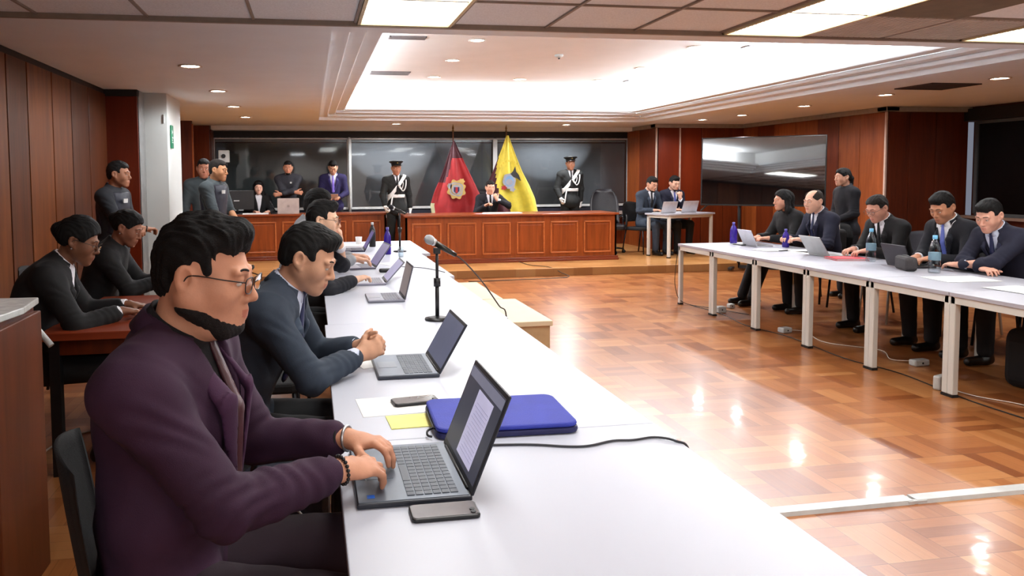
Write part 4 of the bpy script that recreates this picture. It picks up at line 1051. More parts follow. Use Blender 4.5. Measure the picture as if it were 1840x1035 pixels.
m_lensg = m_glass.copy(); m_lensg.name = 'spectacle_lens_glass'
for _n in m_lensg.node_tree.nodes:
    if _n.type == 'FRESNEL': _n.inputs[0].default_value = 1.18
    if _n.type == 'BSDF_TRANSPARENT': _n.inputs[0].default_value = (.97,.98,.98,1)
def ik(S, Wp, l1, l2, hint):
    d = Wp-S; L = np.linalg.norm(d)
    if L > (l1+l2)*.995: Wp = S+d/L*(l1+l2)*.995; d = Wp-S; L = np.linalg.norm(d)
    a = (l1*l1-l2*l2+L*L)/(2*L); hgt = math.sqrt(max(l1*l1-a*a,0)); u = d/L
    hv = np.asarray(hint, float); hv = hv-u*(hv@u); hv = nrm(hv)
    return S+u*a+hv*hgt, Wp
def hand(f, w, d, n, side, curl, spread=.18, rs=1., k=.007, sc=1.):
    """side +1: the right hand; n: back of the hand"""
    d = nrm(d); n = nrm(np.asarray(n,float)-d*(np.asarray(n,float)@d)); lt = np.cross(n, d)*side
    R = np.stack([d, lt, n], 1)
    f.ell(w+d*.046*sc-n*.001, (.052*sc,.040*sc,.0165*sc), R, .012)
    f.ell(w+d*.028*sc+lt*.022*sc-n*.008, (.030*sc,.018*sc,.014*sc), R, .012)
    f.cap(w-d*.02, w+d*.03*sc, .026*sc, .027*sc, .016, sq=(n,1.35))
    for i, (o, L, c) in enumerate(((.029,.070,0),(.010,.078,.05),(-.010,.072,.1),(-.028,.058,.16))):
        b = w+d*(.084-.004*abs(i-1))*sc+lt*o*sc+n*.002; dd = nrm(d+lt*spread*o/.03); A = 0; r = .0088*sc*rs
        for j, fr_ in enumerate((.46,.30,.24)):
            A += curl[j]+c*.6*(1 if j < 2 else 0)
            q = b+(dd*math.cos(A)-n*math.sin(A))*L*sc*fr_
            f.cap(b, q, r*(1-.07*j), r*(1-.07*(j+1)), k if j else .010); b = q
    b = w+d*.022*sc+lt*.026*sc-n*.006; dr = nrm(d*.62+lt*.72-n*.25)
    for j, L in enumerate((.040,.032,.025)):
        q = b+dr*L*sc; f.cap(b, q, (.0125-.0016*j)*sc*rs, (.0112-.0016*j)*sc*rs, .010 if j == 0 else k); b = q
        dr = nrm(dr+d*(.28+.25*curl[0])-n*.25*curl[0]-lt*.15*curl[0])
def head_parts(f, O, R, hs, fem, fat, ldown):
    f.frame(O, R); S_ = hs
    def E(c, r, k=.02, m='u'): f.ell(np.array(c)*S_, np.array(r)*S_, None, k*S_, m)
    def C(a, b, ra, rb=None, k=.015, m='u'): f.cap(np.array(a)*S_, np.array(b)*S_, ra*S_, (ra if rb is None else rb)*S_, k*S_, m)
    E((-.012,0,.030), (.097,.077,.090))
    E((.028,0,-.022), (.064,.063,.085), .03)
    jw = .050-.006*fem+.012*fat
    for s in (-1,1):
        C((-.008,s*jw,-.040), (.060,s*(.016+.008*fat),-.096), .026+.006*fat, .020+.006*fat, .03)
        E((.056,s*.042,-.026), (.027,.022+.008*fat,.030), .03)
        C((.084,s*.046,.026), (.092,s*.014,.026), .0085-.002*fem, .0085, .015)
        E((.098,s*.031,.006), (.018,.0155,.0105), .010, 's')
        f.ell(np.array((-.014,s*.084,.000))*S_, np.array((.0225,.0085,.034))*S_, rot('z', R_(-17*s)) @ rot('y', R_(-10)), .006*S_); E((-.009,s*.0935,.005), (.0125,.0125,.021), .003, 's')
        C((-.006,s*.078,-.026), (.002,s*.076,-.034), .006, .005, .01)
        E((.0825,s*.031,.006+.0045*ldown+.0005), (.0142,.0165,.0120), .003)
        E((.101,s*.0115,-.036), (.010,.0085,.0075), .008)
    E((.074,0,-.100), (.024,.026-.004*fem,.020), .025)
    if fat > .5: E((.02,0,-.105), (.05,.055,.03), .03)
    C((.088,0,.016), (.111,0,-.022), .0075, .0095, .012); E((.1125,0,-.030), (.0125,.0112,.0102), .008)
    C((.088,-.018,-.0620), (.0965,0,-.0590), .0045, .0060, .008); C((.088,.018,-.0620), (.0965,0,-.0590), .0045, .0060, .008)
    C((.088,-.014,-.0730), (.0945,0,-.0740), .005, .0065, .008); C((.088,.014,-.0730), (.0945,0,-.0740), .005, .0065, .008)
    C((.095,-.024,-.0675), (.105,0,-.0668), .0014, .0018, .003, 's'); C((.095,.024,-.0675), (.105,0,-.0668), .0014, .0018, .003, 's')
    E((.070,0,-.066), (.030,.034,.030), .02)
    f.frame()

def person(label, loc, rz, **K):
    g = K.get
    scale = g('s', 1.); root = thing('person', label, 'person', loc, R_(rz), g('group'), scale)
    if g('root_name'): root.name = g('root_name')
    h = g('h', .0062); hc = g('hc', .009); fem = g('fem', 0); G_ = g('girth', 1.); sh = g('sh', .185-.025*fem); fat = g('fat', 0)
    sit = g('sit', True); lean = R_(g('lean', 8)); cyw = R_(g('cyaw', 0))
    sk, lp = skin(g('skin', (196,140,108)))
    pel = V3(0,0,.55) if sit else V3(0,0,.95)
    u1 = V3(math.sin(lean*.5),0,math.cos(lean*.5)); u2 = V3(math.sin(lean),0,math.cos(lean)); u3 = V3(math.sin(lean*1.15),0,math.cos(lean*1.15))
    waist = pel+.19*u1; chest = waist+.20*u2; neck = chest+.165*u3
    Rc = rot('z', cyw); ang = lean
    fw = Rc @ V3(math.cos(ang),0,-math.sin(ang)); la = Rc @ V3(0,1,0); up = np.cross(fw, la)
    RT = np.stack([fw, la, up], 1)
    na = R_(g('neck', 12)); hc_ = neck+(Rc @ V3(math.sin(lean*.6+na),0,math.cos(lean*.6+na)))*.15*(1+.03*G_)
    hy, hp, hr = [R_(v) for v in g('head', (0,10,0))]
    RH = rot('z', cyw+hy) @ rot('y', hp) @ rot('x', hr); hs = g('hs', 1.-.04*fem)
    HO = hc_+RH @ V3(.02,0,.0)
    shR = chest+up*.105-la*sh; shL = chest+up*.105+la*sh
    wR = np.array(g('wr', (.36,-.17,.80)), float); wL = np.array(g('wl', (.36,.17,.80)), float)
    l1, l2 = g('arm', (.285,.255))
    eR, wR = ik(shR, wR, l1, l2, g('er', (-.35,-.55,-.8))); eL, wL = ik(shL, wL, l1, l2, g('el', (-.35,.55,-.8)))
    if sit:
        kn = g('knee', (.44,.13)); an = g('ankle', (.42,.12))
        hips = [V3(.03,s*.09,.53) for s in (-1,1)]; knees = [V3(kn[0],s*kn[1],.52) for s in (-1,1)]; ank = [V3(an[0],s*an[1],.09) for s in (-1,1)]
    else:
        stn = g('stance', .10); hips = [V3(0,s*.09,.92) for s in (-1,1)]; knees = [V3(.02,s*stn,.50) for s in (-1,1)]; ank = [V3(-.01,s*stn,.09) for s in (-1,1)]
    na_ = nrm(HO+RH @ V3(-.03,0,-.05)-neck)
    lo = np.min([pel-.3, neck-.3, wR-.22, wL-.22, shR-.1, shL-.1, HO-.16]+knees+ank, 0)-.02; hi = np.max([neck+.2, HO+.2, wR+.22, wL+.22, shR+.15, shL+.15]+[k+.1 for k in knees]+[a+.22 for a in ank], 0); lo[2] = 0
    arms = ((shR,eR,wR,-1),(shL,eL,wL,1))
    # ---- body
    f = Field(lo, hi, h)
    f.ell(pel, (.10,.145,.11)); f.ell(waist, (.085*G_,.12*G_,.14), RT, .06); f.ell(chest, (.095*G_,.145,.16), RT, .06)
    f.cap(shR+la*.04, shL-la*.04, .052, k=.05)
    for a, b in zip(hips, knees): f.cap(a, b, .078, .052)
    for a, b in zip(knees, ank): f.cap(a, b, .050, .036)
    for a in ank: f.cap(a+V3(-.02,0,-.05), a+V3(.12,0,-.055), .034, .028)
    f.cap(neck-up*.02, HO+RH @ V3(-.03,0,-.05), .060*(1-.12*fem)*(1+.12*fat), .054*(1-.12*fem)*(1+.10*fat), .03)
    f.cap(neck-up*.025+la*.02, shL-up*.01, .038, .040, .03); f.cap(neck-up*.025-la*.02, shR-up*.01, .038, .040, .03)
    for S, E_, W_, sd in arms:
        f.cap(S, E_, .047, .038, .03); f.cap(E_, W_, .040, .026, .02)
    head_parts(f, HO, RH, hs, fem, fat, g('lid', .7))
    hn = g('hands', 'rl'); cu = g('curl', (.35,.5,.35)); gl = g('gloves')
    rs = 1. if h < .0065 else 1.18
    for (S, E_, W_, sd), key in zip(arms, 'rl'):
        if key in hn:
            d = g('hd'+key); d = nrm(W_-E_) if d is None else nrm(d); n = g('hn'+key, (0,0,1))
            hand(f, W_+d*.005, d, n, -sd, g('curl'+key, cu), rs=rs, sc=.96-.06*fem)
    def fm(C):
        q = ((C-HO) @ RH)/hs
        return ((q[:,0] > .0885) & (np.abs(q[:,1]) < .0185) & (q[:,2] < -.0575) & (q[:,2] > -.0765)).astype(int)
    emit_field(f, 'body', [sk, lp], root, mi=fm)
    # ---- torso clothing volume
    def torso(f, off, hem=None, tf=1.):
        f.ell(pel+V3(.005,0,0), (.105+off,.150+off,.115+off), None, .05)
        f.ell(waist+fw*.012*(G_-1)*6, (.092*G_+off,.125*G_+off,.15+off), RT, .07); f.ell(chest, ((.102+.012*fem)*G_+off,.152+off,.165+off), RT, .07)
        f.cap(shR+la*.045, shL-la*.045, .056+off*.8, k=.06)
        f.cap(neck-up*.015+la*.02, shL+up*.0, .046+off, .050+off*.6, .05); f.cap(neck-up*.015-la*.02, shR+up*.0, .046+off, .050+off*.6, .05)
    jm = g('jacket'); short = g('short')
    hk = g('fold', 1.)
    hot = [(eR, nrm(eR-shR), .0035*hk), (eL, nrm(eL-shL), .0035*hk), (shR-up*.06+fw*.04, nrm(la+up), .003*hk), (eR*.5+wR*.5, nrm(wR-eR), .002*hk), (waist, up, .003*hk)]
    zc = .47 if sit else .80
    fj = None
    if g('shirt') is not None:
        f2 = Field(lo, hi, hc); torso(f2, .010)
        f2.half(neck+up*.050-fw*.02, up*.94+fw*.34, .006)
        f2.cap(neck-up*.02-fw*.0, neck+up*.020+fw*.010, .064*(1-.1*fem)*(1+.12*fat), .060*(1-.1*fem)*(1+.12*fat), .012)
        f2.half(neck+up*.050-fw*.02, up*.94+fw*.34, .004)
        # the open collar shows the neck
        f2.cap(neck+na_*.040, HO+RH @ V3(-.03,0,-.05), .0535*(1-.12*fem)*(1+.12*fat), .0535*(1-.12*fem)*(1+.1*fat), .004, 's') if hc < .008 else None
        if not jm:
            for S, E_, W_, sd in arms: f2.cap(S, E_, .060, .052, .04); (None if short else f2.cap(E_, W_-nrm(W_-E_)*.01, .052, .038, .02))
        emit_field(f2, 'shirt', g('shirt'), root, wr=.002)
        if jm:
            for (S, E_, W_, sd) in arms:
                dr = nrm(W_-E_); MB().cyl(tuple(W_-dr*.060), tuple(W_-dr*.016), .0385, .0350, 28).build('shirt_cuff', g('shirt'), root, .002)
    if g('tie') is not None:
        ft = Field(lo, hi, min(hc,.0065)); a = neck+fw*(.064*(1+.1*fat))+up*.03; b = chest+fw*(.112*G_+.026)-up*.13; mid_ = chest+fw*(.115*G_+.016)+up*.03
        ft.cap(a, a-up*.012, .018, .013, .01, sq=(fw,1.3)); ft.cap(a-up*.01, mid_, .014, .022, .006, sq=(fw,2.2)); ft.cap(mid_, b, .022, .028, .006, sq=(fw,2.4))
        emit_field(ft, 'tie', g('tie'), root)
    if jm:
        f3 = Field(lo, hi, hc); off = g('joff', .024); torso(f3, off)
        for S, E_, W_, sd in arms:
            f3.cap(S-up*.004, E_, .066*(.75+.25*G_), .057*(.8+.2*G_), .045)
            if not short: f3.cap(E_, W_-nrm(W_-E_)*.045, .057*(.8+.2*G_), .046, .025)
        if short:
            for S, E_, W_, sd in arms: dr = nrm(E_-S); 
        f3.cap(neck-fw*.02-up*.015, neck-fw*.010+up*.028, .080*(1+.06*fat), .069*(1+.08*fat), .02)
        if sit: f3.cap(pel+V3(.06,-.09,.0), pel+V3(.16,-.10,-.01), .085, .07, .04); f3.cap(pel+V3(.06,.09,.0), pel+V3(.16,.10,-.01), .085, .07, .04)
        else: f3.ell(pel-V3(0,0,.04), (.125+off,.168+off,.15), None, .05)
        f3.half(V3(0,0,zc if not sit else .44), (0,0,-1))
        f3.half(neck+up*.058-fw*.02, up*.94+fw*.34, .006)
        vd = g('vdeep', .13); vw = g('vw', .052)*1.35
        if vd is not None:
            def vcut(X,Y,Z):
                x, y, z = X-chest[0], Y-chest[1], Z-chest[2]
                a = x*fw[0]+y*fw[1]+z*fw[2]; b = x*la[0]+y*la[1]+z*la[2]; c = x*up[0]+y*up[1]+z*up[2]
                w = (c+vd)/(vd+.19)*vw
                return np.maximum(np.abs(b)-w, .015-a)*.95
            f3.op(vcut, chest-.32, chest+.32, .004, 's')
        # clear the neck inside the collar
        f3.cap(neck+na_*.045, HO+RH @ V3(-.03,0,-.05), .060*(1-.1*fem)*(1+.1*fat), .070, .004, 's')
        fj = f3.copy()
        emit_field(f3, g('jname','jacket'), jm, root, wr=g('wr_amp', .003), hot=hot)
        if g('lapel') is not None:
            f4 = Field(lo, hi, min(hc,.0075))
            for s in (-1,1):
                a = chest+up*.165+la*s*.074+fw*.055; m1 = chest+up*.06+la*s*.074+fw*(.106*G_+off-.004); b = chest-up*vd*.95+la*s*.016+fw*(.113*G_+off+.004)
                nrm_ = nrm(fw+la*s*.35)
                f4.cap(a, m1, .018, .030, .006, sq=(nrm_,3.2)); f4.cap(m1, b, .030, .010, .006, sq=(nrm_,3.2))
            emit_field(f4, 'lapel', g('lapel'), root)
    # ---- turned-down collars round the neck
    kf = (1-.12*fem)*(1+.12*fat)
    F0 = nrm(fw-na_*(fw@na_)); L0 = np.cross(na_, F0)
    def collar(nm, m_, r1, r2, h1, h2, gap, dip, th):
        mb = MB(); vs = []; n_ = 36
        for i in range(n_+1):
            t = R_(gap)+(2*math.pi-2*R_(gap))*i/n_; c_ = (1+math.cos(t))/2
            for r, hh_ in ((r1,h1-.012),(r1*1.01,h1),(r1*1.05,h1+.002),(r2,h2)):
                p = neck+na_*(hh_-dip*c_)+(F0*math.cos(t)*1.04+L0*math.sin(t))*r
                vs.append(tuple(p))
        fs = [(4*i+j,4*i+j+1,4*i+j+5,4*i+j+4) for i in range(n_) for j in range(3)]
        mb.add(vs, fs, 0, True); o = mb.build(nm, m_, root); q = o.modifiers.new('s','SOLIDIFY'); q.thickness = th; q.offset = 1
    if g('shirt') is not None: collar('shirt_collar', g('shirt'), .0600*kf, .0740*kf, .070, .034, 13, .046, .0025)
    if jm and g('vdeep',.13) is not None: collar('jacket_collar', jm, .0700*kf, .0900*kf, .057, .018, 52, .034, .004)
    elif jm: collar('collar', jm, .0620*kf, .0760*kf, .056, .026, 16, .036, .003)
    # ---- bands over the clothing (belts, straps, vests)
    for nm, p, n, hw, off, mt_, keep in g('bands', ()):
        if fj is None: break
        fb = Field(lo, hi, .0075 if hc < .012 else .009); base = fj
        p = chest+RT @ np.array(p, float); n = RT @ nrm(n)
        # resample the clothing volume on the finer grid by rebuilding it
        torso(fb, g('joff', .024)+off)
        if keep == 'torso': fb.half(p+n*hw, n, .002); fb.half(p-n*hw, -n, .002)
        if keep == 'front':
            fb.half(p+n*hw, n, .002); fb.half(p-n*hw, -n, .002); fb.half(chest, -fw, .002)
        if keep == 'vest':
            fb.half(chest-up*.25, -up, .004); fb.half(chest+up*.15, up, .01)
            for s in (-1,1): fb.half(chest+la*s*.150, la*s, .02)
            fb.cap(neck-up*.02, neck+up*.3, .095, .12, .02, 's')
        emit_field(fb, nm, mt_, root)
    # ---- legs
    if g('trousers') is not None:
        f5 = Field(lo, hi, max(hc,.009)); f5.ell(pel-V3(0,0,.02), (.118,.165,.115))
        for a, b in zip(hips, knees): f5.cap(a, b, .098*(.6+.4*G_), .072*(.7+.3*G_), .03)
        for a, b in zip(knees, ank):
            f5.cap(a, b+V3(0,0,.02), .070*(.7+.3*G_), .056, .02)
        if g('skirt'):
            f5.ell((.0,0,.62 if not sit else .5), (.15,.18,.30))
        emit_field(f5, 'trousers', g('trousers'), root, wr=.003)
    f6 = None
    if g('shoes', True):
        for s, a in zip((-1,1), ank):
            f6 = Field(a-V3(.12,.08,.1), a+V3(.24,.08,.06), .008); f6.cap(a+V3(-.035,0,-.045), a+V3(.15,0,-.055), .042, .036, .02, sq=((0,1,0),1.1)); f6.cap(a+V3(-.02,0,0), a+V3(0,0,-.04), .042, .045, .02); f6.half(V3(0,0,.004), (0,0,-1), .002)
            emit_field(f6, 'shoe', m_shoe, root)
    # ---- gloves
    if gl is not None:
        for (S, E_, W_, sd), key in zip(arms, 'rl'):
            if key in hn:
                fg = Field(W_-.16, W_+.16, .006); d = g('hd'+key); d = nrm(W_-E_) if d is None else nrm(d)
                hand(fg, W_+d*.006, d, g('hn'+key, (0,0,1)), -sd, g('curl'+key, cu), rs=1.42, sc=.99); fg.cap(W_-d*.04, W_, .036, .034, .01)
                emit_field(fg, 'glove', gl, root)
    # ---- head furnishings, in head space
    TH = (HO, RH)
    hcx = g('hair_c', (16,13,12)); hm = hairmat(hcx); hh = min(h*1.0, .006)
    st = dict(top=.012, side=.002, back=.004, quiff=.0, line=0., style='short'); st.update(g('hair', {}))
    fh = Field((-.20*hs,-.14*hs,-(.42 if st['style'] in ('long','pony') else .14)*hs), (.15*hs,.14*hs,.20*hs), hh)
    fh.frame(V3(0,0,0), np.eye(3))
    def sc(*a): return np.array(a)*hs
    fh.ell(sc(-.016,0,.030), sc(.099+st['back'],.0775+st['side'],.093))
    fh.ell(sc(-.006,0,.074), sc(.092,.068+st['side']*.5,.047+st['top']), None, .03)
    if st['quiff']: 
        q = st['quiff']; fh.ell(sc(.050,0,.100+q*.4), sc(.046,.054,.018+q), rot('y', R_(-14)), .02)
    if st['style'] == 'short':
        fh.ell(sc(-.055,0,-.02), sc(.050+st['back'],.056+st['side'],.05), None, .02)
    fh.ell(sc(.128,0,-.024+st['line']), sc(.106,.140,.103), None, .010, 's')
    fh.op(lambda X,Y,Z: np.maximum(Z-.012*hs, .014*hs-X), (-.02,-.2,-.3), (.2,.2,.03), .008, 's')
    for s in (-1,1): fh.ell(sc(.000,s*.086,-.008), sc(.021,.026,.033), None, .005, 's')
    if st['style'] == 'short':
        fh.half(sc(-.06,0,-.058), (.25,0,-1), .012)
        for s in (-1,1): fh.ell(sc(.078,s*.066,.048), sc(.042,.026,.036), None, .010, 's')
    if st['style'] == 'bald':
        fh.half(sc(-.06,0,-.058), (.25,0,-1), .012); fh.ell(sc(.05,0,.10), sc(.105,.055,.07), None, .012, 's')
    if st['style'] == 'long':
        for s in (-1,1):
            fh.cap(sc(-.02,s*.070,.04), sc(-.02,s*.085,-.12), .030*hs, .036*hs, .03); fh.cap(sc(-.02,s*.085,-.12), sc(st.get('fwd',.0),s*.085,-.36), .036*hs, .022*hs, .03)
        fh.cap(sc(-.07,0,.02), sc(-.085,0,-.30), .062*hs, .055*hs, .04)
    if st['style'] == 'pony':
        fh.cap(sc(-.10,0,.02), sc(-.13,0,-.02), .030*hs, .034*hs, .02); fh.cap(sc(-.13,0,-.02), sc(-.14,0,-.18), .030*hs, .012*hs, .02)
    if st['style'] == 'bun':
        fh.ell(sc(-.115,0,.03), sc(.045,.048,.045), None, .015); fh.half(sc(-.06,0,-.058), (.25,0,-1), .012)
    fh.frame()
    ha = g('hair_amp', .0018)
    def hd(x,y,z):
        t = x*38+9*np.sin(y*22+z*9)
        return ha*(np.sin(y*420+5*np.sin(x*34+z*20)+z*90)*.55+np.sin(y*230+3*np.sin(t)+x*60)*.6+.7*np.sin(x*90+y*50+2*np.sin(z*60)))
    if not g('nohair'): emit_field(fh, 'hair', hm, root, T=TH, disp=hd)
    H4 = Matrix([[*RH[0],HO[0]],[*RH[1],HO[1]],[*RH[2],HO[2]],[0,0,0,1]]) @ Matrix.Scale(hs,4)
    for s in (-1,1):
        e = MB().sphere((0,0,0), .0128, 0, 16, M=H4 @ Matrix.Translation((.0822,s*.031,.006)) @ Matrix.Rotation(R_(90),4,'Y'))
        nfe = len(e.f); 
        for q, fc in enumerate(e.f):
            cen = sum((Vector(e.v[i]) for i in fc), Vector())/len(fc)
            l = H4.inverted() @ cen
            if l.x > .0822+.0108: e.m[q] = 1
        e.build('eye', [m_eye, m_iris], root)
        b = MB().tube([H4 @ Vector(p) for p in ((.086,s*.050,.0265),(.0935,s*.037,.0335),(.0985,s*.024,.0325),(.0985,s*.013,.029))], .0026*hs*(1-.3*fem), 6); b.build('eyebrow', hairmat(g('brow_c', hcx)), root)
    if g('glasses'):
        r_ = MB(); mt_ = mat('spectacle_frame', (30,26,24), .3)
        for s in (-1,1):
            pts = [(.1135-abs(dy)*.12,s*(.033+dy),dz+.002) for dy,dz in ((-.024,.012),(.0,.0175),(.024,.014),(.027,0),(.021,-.014),(0,-.0185),(-.021,-.014),(-.026,.0),(-.024,.012))]
            r_.tube([H4 @ Vector(p) for p in pts], .0013*hs, 6, sub=4)
            r_.tube([H4 @ Vector(p) for p in ((.1095,s*.059,.010),(.07,s*.077,.012),(.0,s*.0835,.012),(-.018,s*.083,-.006))], .0015*hs, 6, sub=4)
        r_.tube([H4 @ Vector(p) for p in ((.1155,-.010,.006),(.119,0,.010),(.1155,.010,.006))], .0013*hs, 6, sub=4)
        go = r_.build('spectacles', mt_, root)
        ln = MB()
        for s in (-1,1):
            pts = [H4 @ Vector((.1135-abs(dy)*.12,s*(.033+dy),dz+.002)) for dy,dz in ((-.024,.012),(.0,.0175),(.024,.014),(.027,0),(.021,-.014),(0,-.0185),(-.021,-.014),(-.026,.0))]
            ln.add(pts, [tuple(range(8))]); pass
        ln.build('lens', m_lensg, go)
    bd = g('beard')
    if bd:
        fb = Field((-.05,-.11,-.16), (.15,.11,.02), min(hh,.005)); fb.frame(V3(0,0,0), np.eye(3)*1.); t_ = .0035*bd
        fb.ell(sc(.074,0,-.100), sc(.0245+t_,.027+t_,.0205+t_), None, .012)
        jw = .050+.012*fat
        for s in (-1,1):
            fb.cap(sc(-.006,s*jw,-.050), sc(.060,s*(.016+.008*fat),-.101), (.0275+.006*fat)*hs, (.0215+.006*fat)*hs+t_*.6, .012)
            fb.cap(sc(.090,s*.024,-.060), sc(.0985,s*.003,-.0495), .0036*hs, .0042*hs, .006); fb.cap(sc(.088,s*.027,-.062), sc(.080,s*.026,-.090), .0045*hs, .007*hs, .008)
        fb.ell(sc(.105,0,-.067), sc(.028,.0225,.0125), None, .004, 's')
        fb.half(sc(0,0,-.042), (0.25,0,1), .010) if 0 else fb.op(lambda X,Y,Z: np.maximum(-(Z+.058*hs+.25*X*0), X-.078*hs), (-.06,-.12,-.06), (.08,.12,.03), .012, 's')
        fb.frame(); emit_field(fb, 'beard', hairmat(g('beard_c', hcx)), root, T=TH, disp=lambda x,y,z: .0008*np.sin(x*400)*np.sin(y*380+z*300))
    X = g('extra')
    info = dict(root=root, HO=HO, RH=RH, H4=H4, chest=chest, fw=fw, la=la, up=up, neck=neck, wR=wR, wL=wL, eR=eR, eL=eL, G=G_, pel=pel, waist=waist, shR=shR, shL=shL)
    if X: X(info)
    return info
# ------------------------------------------------------------ the people
NV = cloth('navy_suit_wool', (21,23,44)); NV2 = cloth('dark_navy_suit_wool', (14,15,25)); BK = cloth('black_suit_wool', (12,11,14)); BU = cloth('burgundy_suit_wool', (48,17,45)); CH = cloth('charcoal_blue_wool', (44,54,68))
TR_ = cloth('dark_trousers', (12,12,16)); TRB = cloth('burgundy_trousers', (37,17,30)); GS = cloth('grey_sweater', (150,152,156)); PUJ = cloth('blue_violet_suit', (28,21,69)); GRN = cloth('dark_green_uniform', (15,18,18))
POL = cloth('dark_police_shirt', (24,27,34)); GT = cloth('grey_green_shirt', (61,70,74)); VST = cloth('navy_vest_nylon', (18,20,38), .6); SWT = cloth('slate_sweater', (36,36,44))
m_wst = mat('white_strap_leather', (228,228,226), .4); TNV = cloth('navy_tie_silk', (28,34,72), .45); TBL = cloth('blue_tie_silk', (96,110,190), .45); TRD = cloth('wine_tie_silk', (69,31,36), .45); TPU = cloth('purple_tie_silk', (120,100,200), .45)
BKS = cloth('black_shirt_cotton', (15,13,16)); LBS = cloth('pale_blue_shirt', (205,212,232))
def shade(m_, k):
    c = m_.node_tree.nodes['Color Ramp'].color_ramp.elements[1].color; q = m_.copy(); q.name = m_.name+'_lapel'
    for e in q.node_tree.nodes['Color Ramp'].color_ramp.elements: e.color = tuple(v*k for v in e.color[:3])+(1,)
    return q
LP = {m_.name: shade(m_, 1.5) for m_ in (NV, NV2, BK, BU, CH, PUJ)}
def ring(mb, c, d, r, rr, n=20, m=6, beads=False):
    c = Vector(c); d = Vector(d).normalized(); u = d.orthogonal().normalized(); w = d.cross(u)
    if beads:
        for i in range(n):
            t = 2*math.pi*i/n; mb.sphere(c+r*(math.cos(t)*u+math.sin(t)*w), rr, n=8)
    else: mb.tube([c+r*(math.cos(2*math.pi*i/n)*u+math.sin(2*math.pi*i/n)*w) for i in range(n+1)], rr, m, sub=2)
def x_p1(I):
    d = nrm(I['wR']-I['eR']); mb = MB(); ring(mb, I['wR']+d*.004, d, .031, .0048, 20, beads=True); mb.build('bead_bracelet', m_dkpl, I['root'])
    d = nrm(I['wL']-I['eL']); mb = MB(); ring(mb, I['wL']+d*.002, d, .030, .004); mb.build('wristband', m_metal, I['root'])
    # buttons on the jacket front
person('man in a burgundy suit and glasses typing on the nearest laptop', (-.368,1.785,0), 0, s=1.025, h=.0042, hc=.0065, girth=1.24, fat=1, sh=.205, lean=7, cyaw=-12, neck=13, hs=1.0,
    head=(0,9,0), skin=(204,146,116), hair=dict(top=.024,side=.001,back=.005,quiff=.014), hair_amp=.0028, hair_c=(15,12,12), beard=1.3, beard_c=(38,26,22), glasses=True,
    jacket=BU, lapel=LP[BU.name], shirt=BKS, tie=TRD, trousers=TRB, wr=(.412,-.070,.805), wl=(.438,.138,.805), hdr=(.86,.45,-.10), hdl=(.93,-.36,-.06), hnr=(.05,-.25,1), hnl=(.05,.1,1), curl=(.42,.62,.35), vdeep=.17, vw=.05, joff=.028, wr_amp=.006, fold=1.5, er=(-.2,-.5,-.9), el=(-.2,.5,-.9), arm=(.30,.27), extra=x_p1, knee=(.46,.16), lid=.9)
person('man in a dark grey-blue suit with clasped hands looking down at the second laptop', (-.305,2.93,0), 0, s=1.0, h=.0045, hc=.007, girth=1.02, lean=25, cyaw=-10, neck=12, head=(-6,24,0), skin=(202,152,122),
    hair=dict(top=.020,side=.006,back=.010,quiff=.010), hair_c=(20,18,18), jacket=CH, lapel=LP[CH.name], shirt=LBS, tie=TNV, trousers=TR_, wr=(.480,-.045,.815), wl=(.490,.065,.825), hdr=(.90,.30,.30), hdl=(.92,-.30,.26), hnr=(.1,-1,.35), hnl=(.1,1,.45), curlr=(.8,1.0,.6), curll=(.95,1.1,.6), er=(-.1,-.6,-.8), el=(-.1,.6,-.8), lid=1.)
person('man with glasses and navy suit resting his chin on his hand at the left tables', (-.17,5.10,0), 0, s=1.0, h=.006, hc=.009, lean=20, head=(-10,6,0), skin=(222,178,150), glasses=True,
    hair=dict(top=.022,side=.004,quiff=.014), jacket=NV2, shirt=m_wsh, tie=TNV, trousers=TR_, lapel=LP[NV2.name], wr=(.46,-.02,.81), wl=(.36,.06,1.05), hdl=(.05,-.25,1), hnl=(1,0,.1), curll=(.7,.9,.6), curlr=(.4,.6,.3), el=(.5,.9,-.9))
person('man in a light grey sweater typing beyond the man with glasses', (-.17,6.05,0), 0, s=1.04, h=.0065, hc=.009, lean=17, head=(0,10,0), skin=(214,165,138), hair=dict(top=.022,side=.006), jacket=GS, vdeep=None, shirt=None, trousers=TR_, wr=(.49,-.06,.82), wl=(.49,.12,.82), hdr=(.8,.2,-.1))
def x_w1(I):
    mb = MB(); mb.sphere(tuple(I['HO']+I['RH'] @ V3(-.005,-.088,-.036)), .005, n=8); mb.build('earring', m_metal, I['root'])
person('woman with glasses in a black jacket over a white shirt typing at the brown table', (-1.53,4.22,0), 8, s=.99, h=.0055, hc=.008, fem=1, girth=1.1, lean=27, head=(-6,20,0), skin=(126,84,62), glasses=True, hair=dict(top=.030,side=.012,back=.024,style='bun'), hair_c=(14,12,12),
    jacket=BK, lapel=LP[BK.name], shirt=m_wsh, trousers=TR_, wr=(.52,-.05,.80), wl=(.54,.16,.80), hdr=(.9,.3,-.1), hdl=(.9,-.2,-.1), vdeep=.16, vw=.06, extra=x_w1)
person('woman in black looking down at her hands beyond the white-collared woman', (-1.50,5.42,0), 0, s=.97, h=.006, hc=.009, fem=1, lean=22, head=(-8,24,0), skin=(150,100,78), hair=dict(top=.018,side=.008,back=.016,style='bun'), jacket=BK, vdeep=None, trousers=TR_, wr=(.52,-.05,.84), wl=(.52,.08,.84), hdr=(.9,.2,.1), hdl=(.9,-.2,.1), curl=(.6,.8,.4), extra=x_w1)
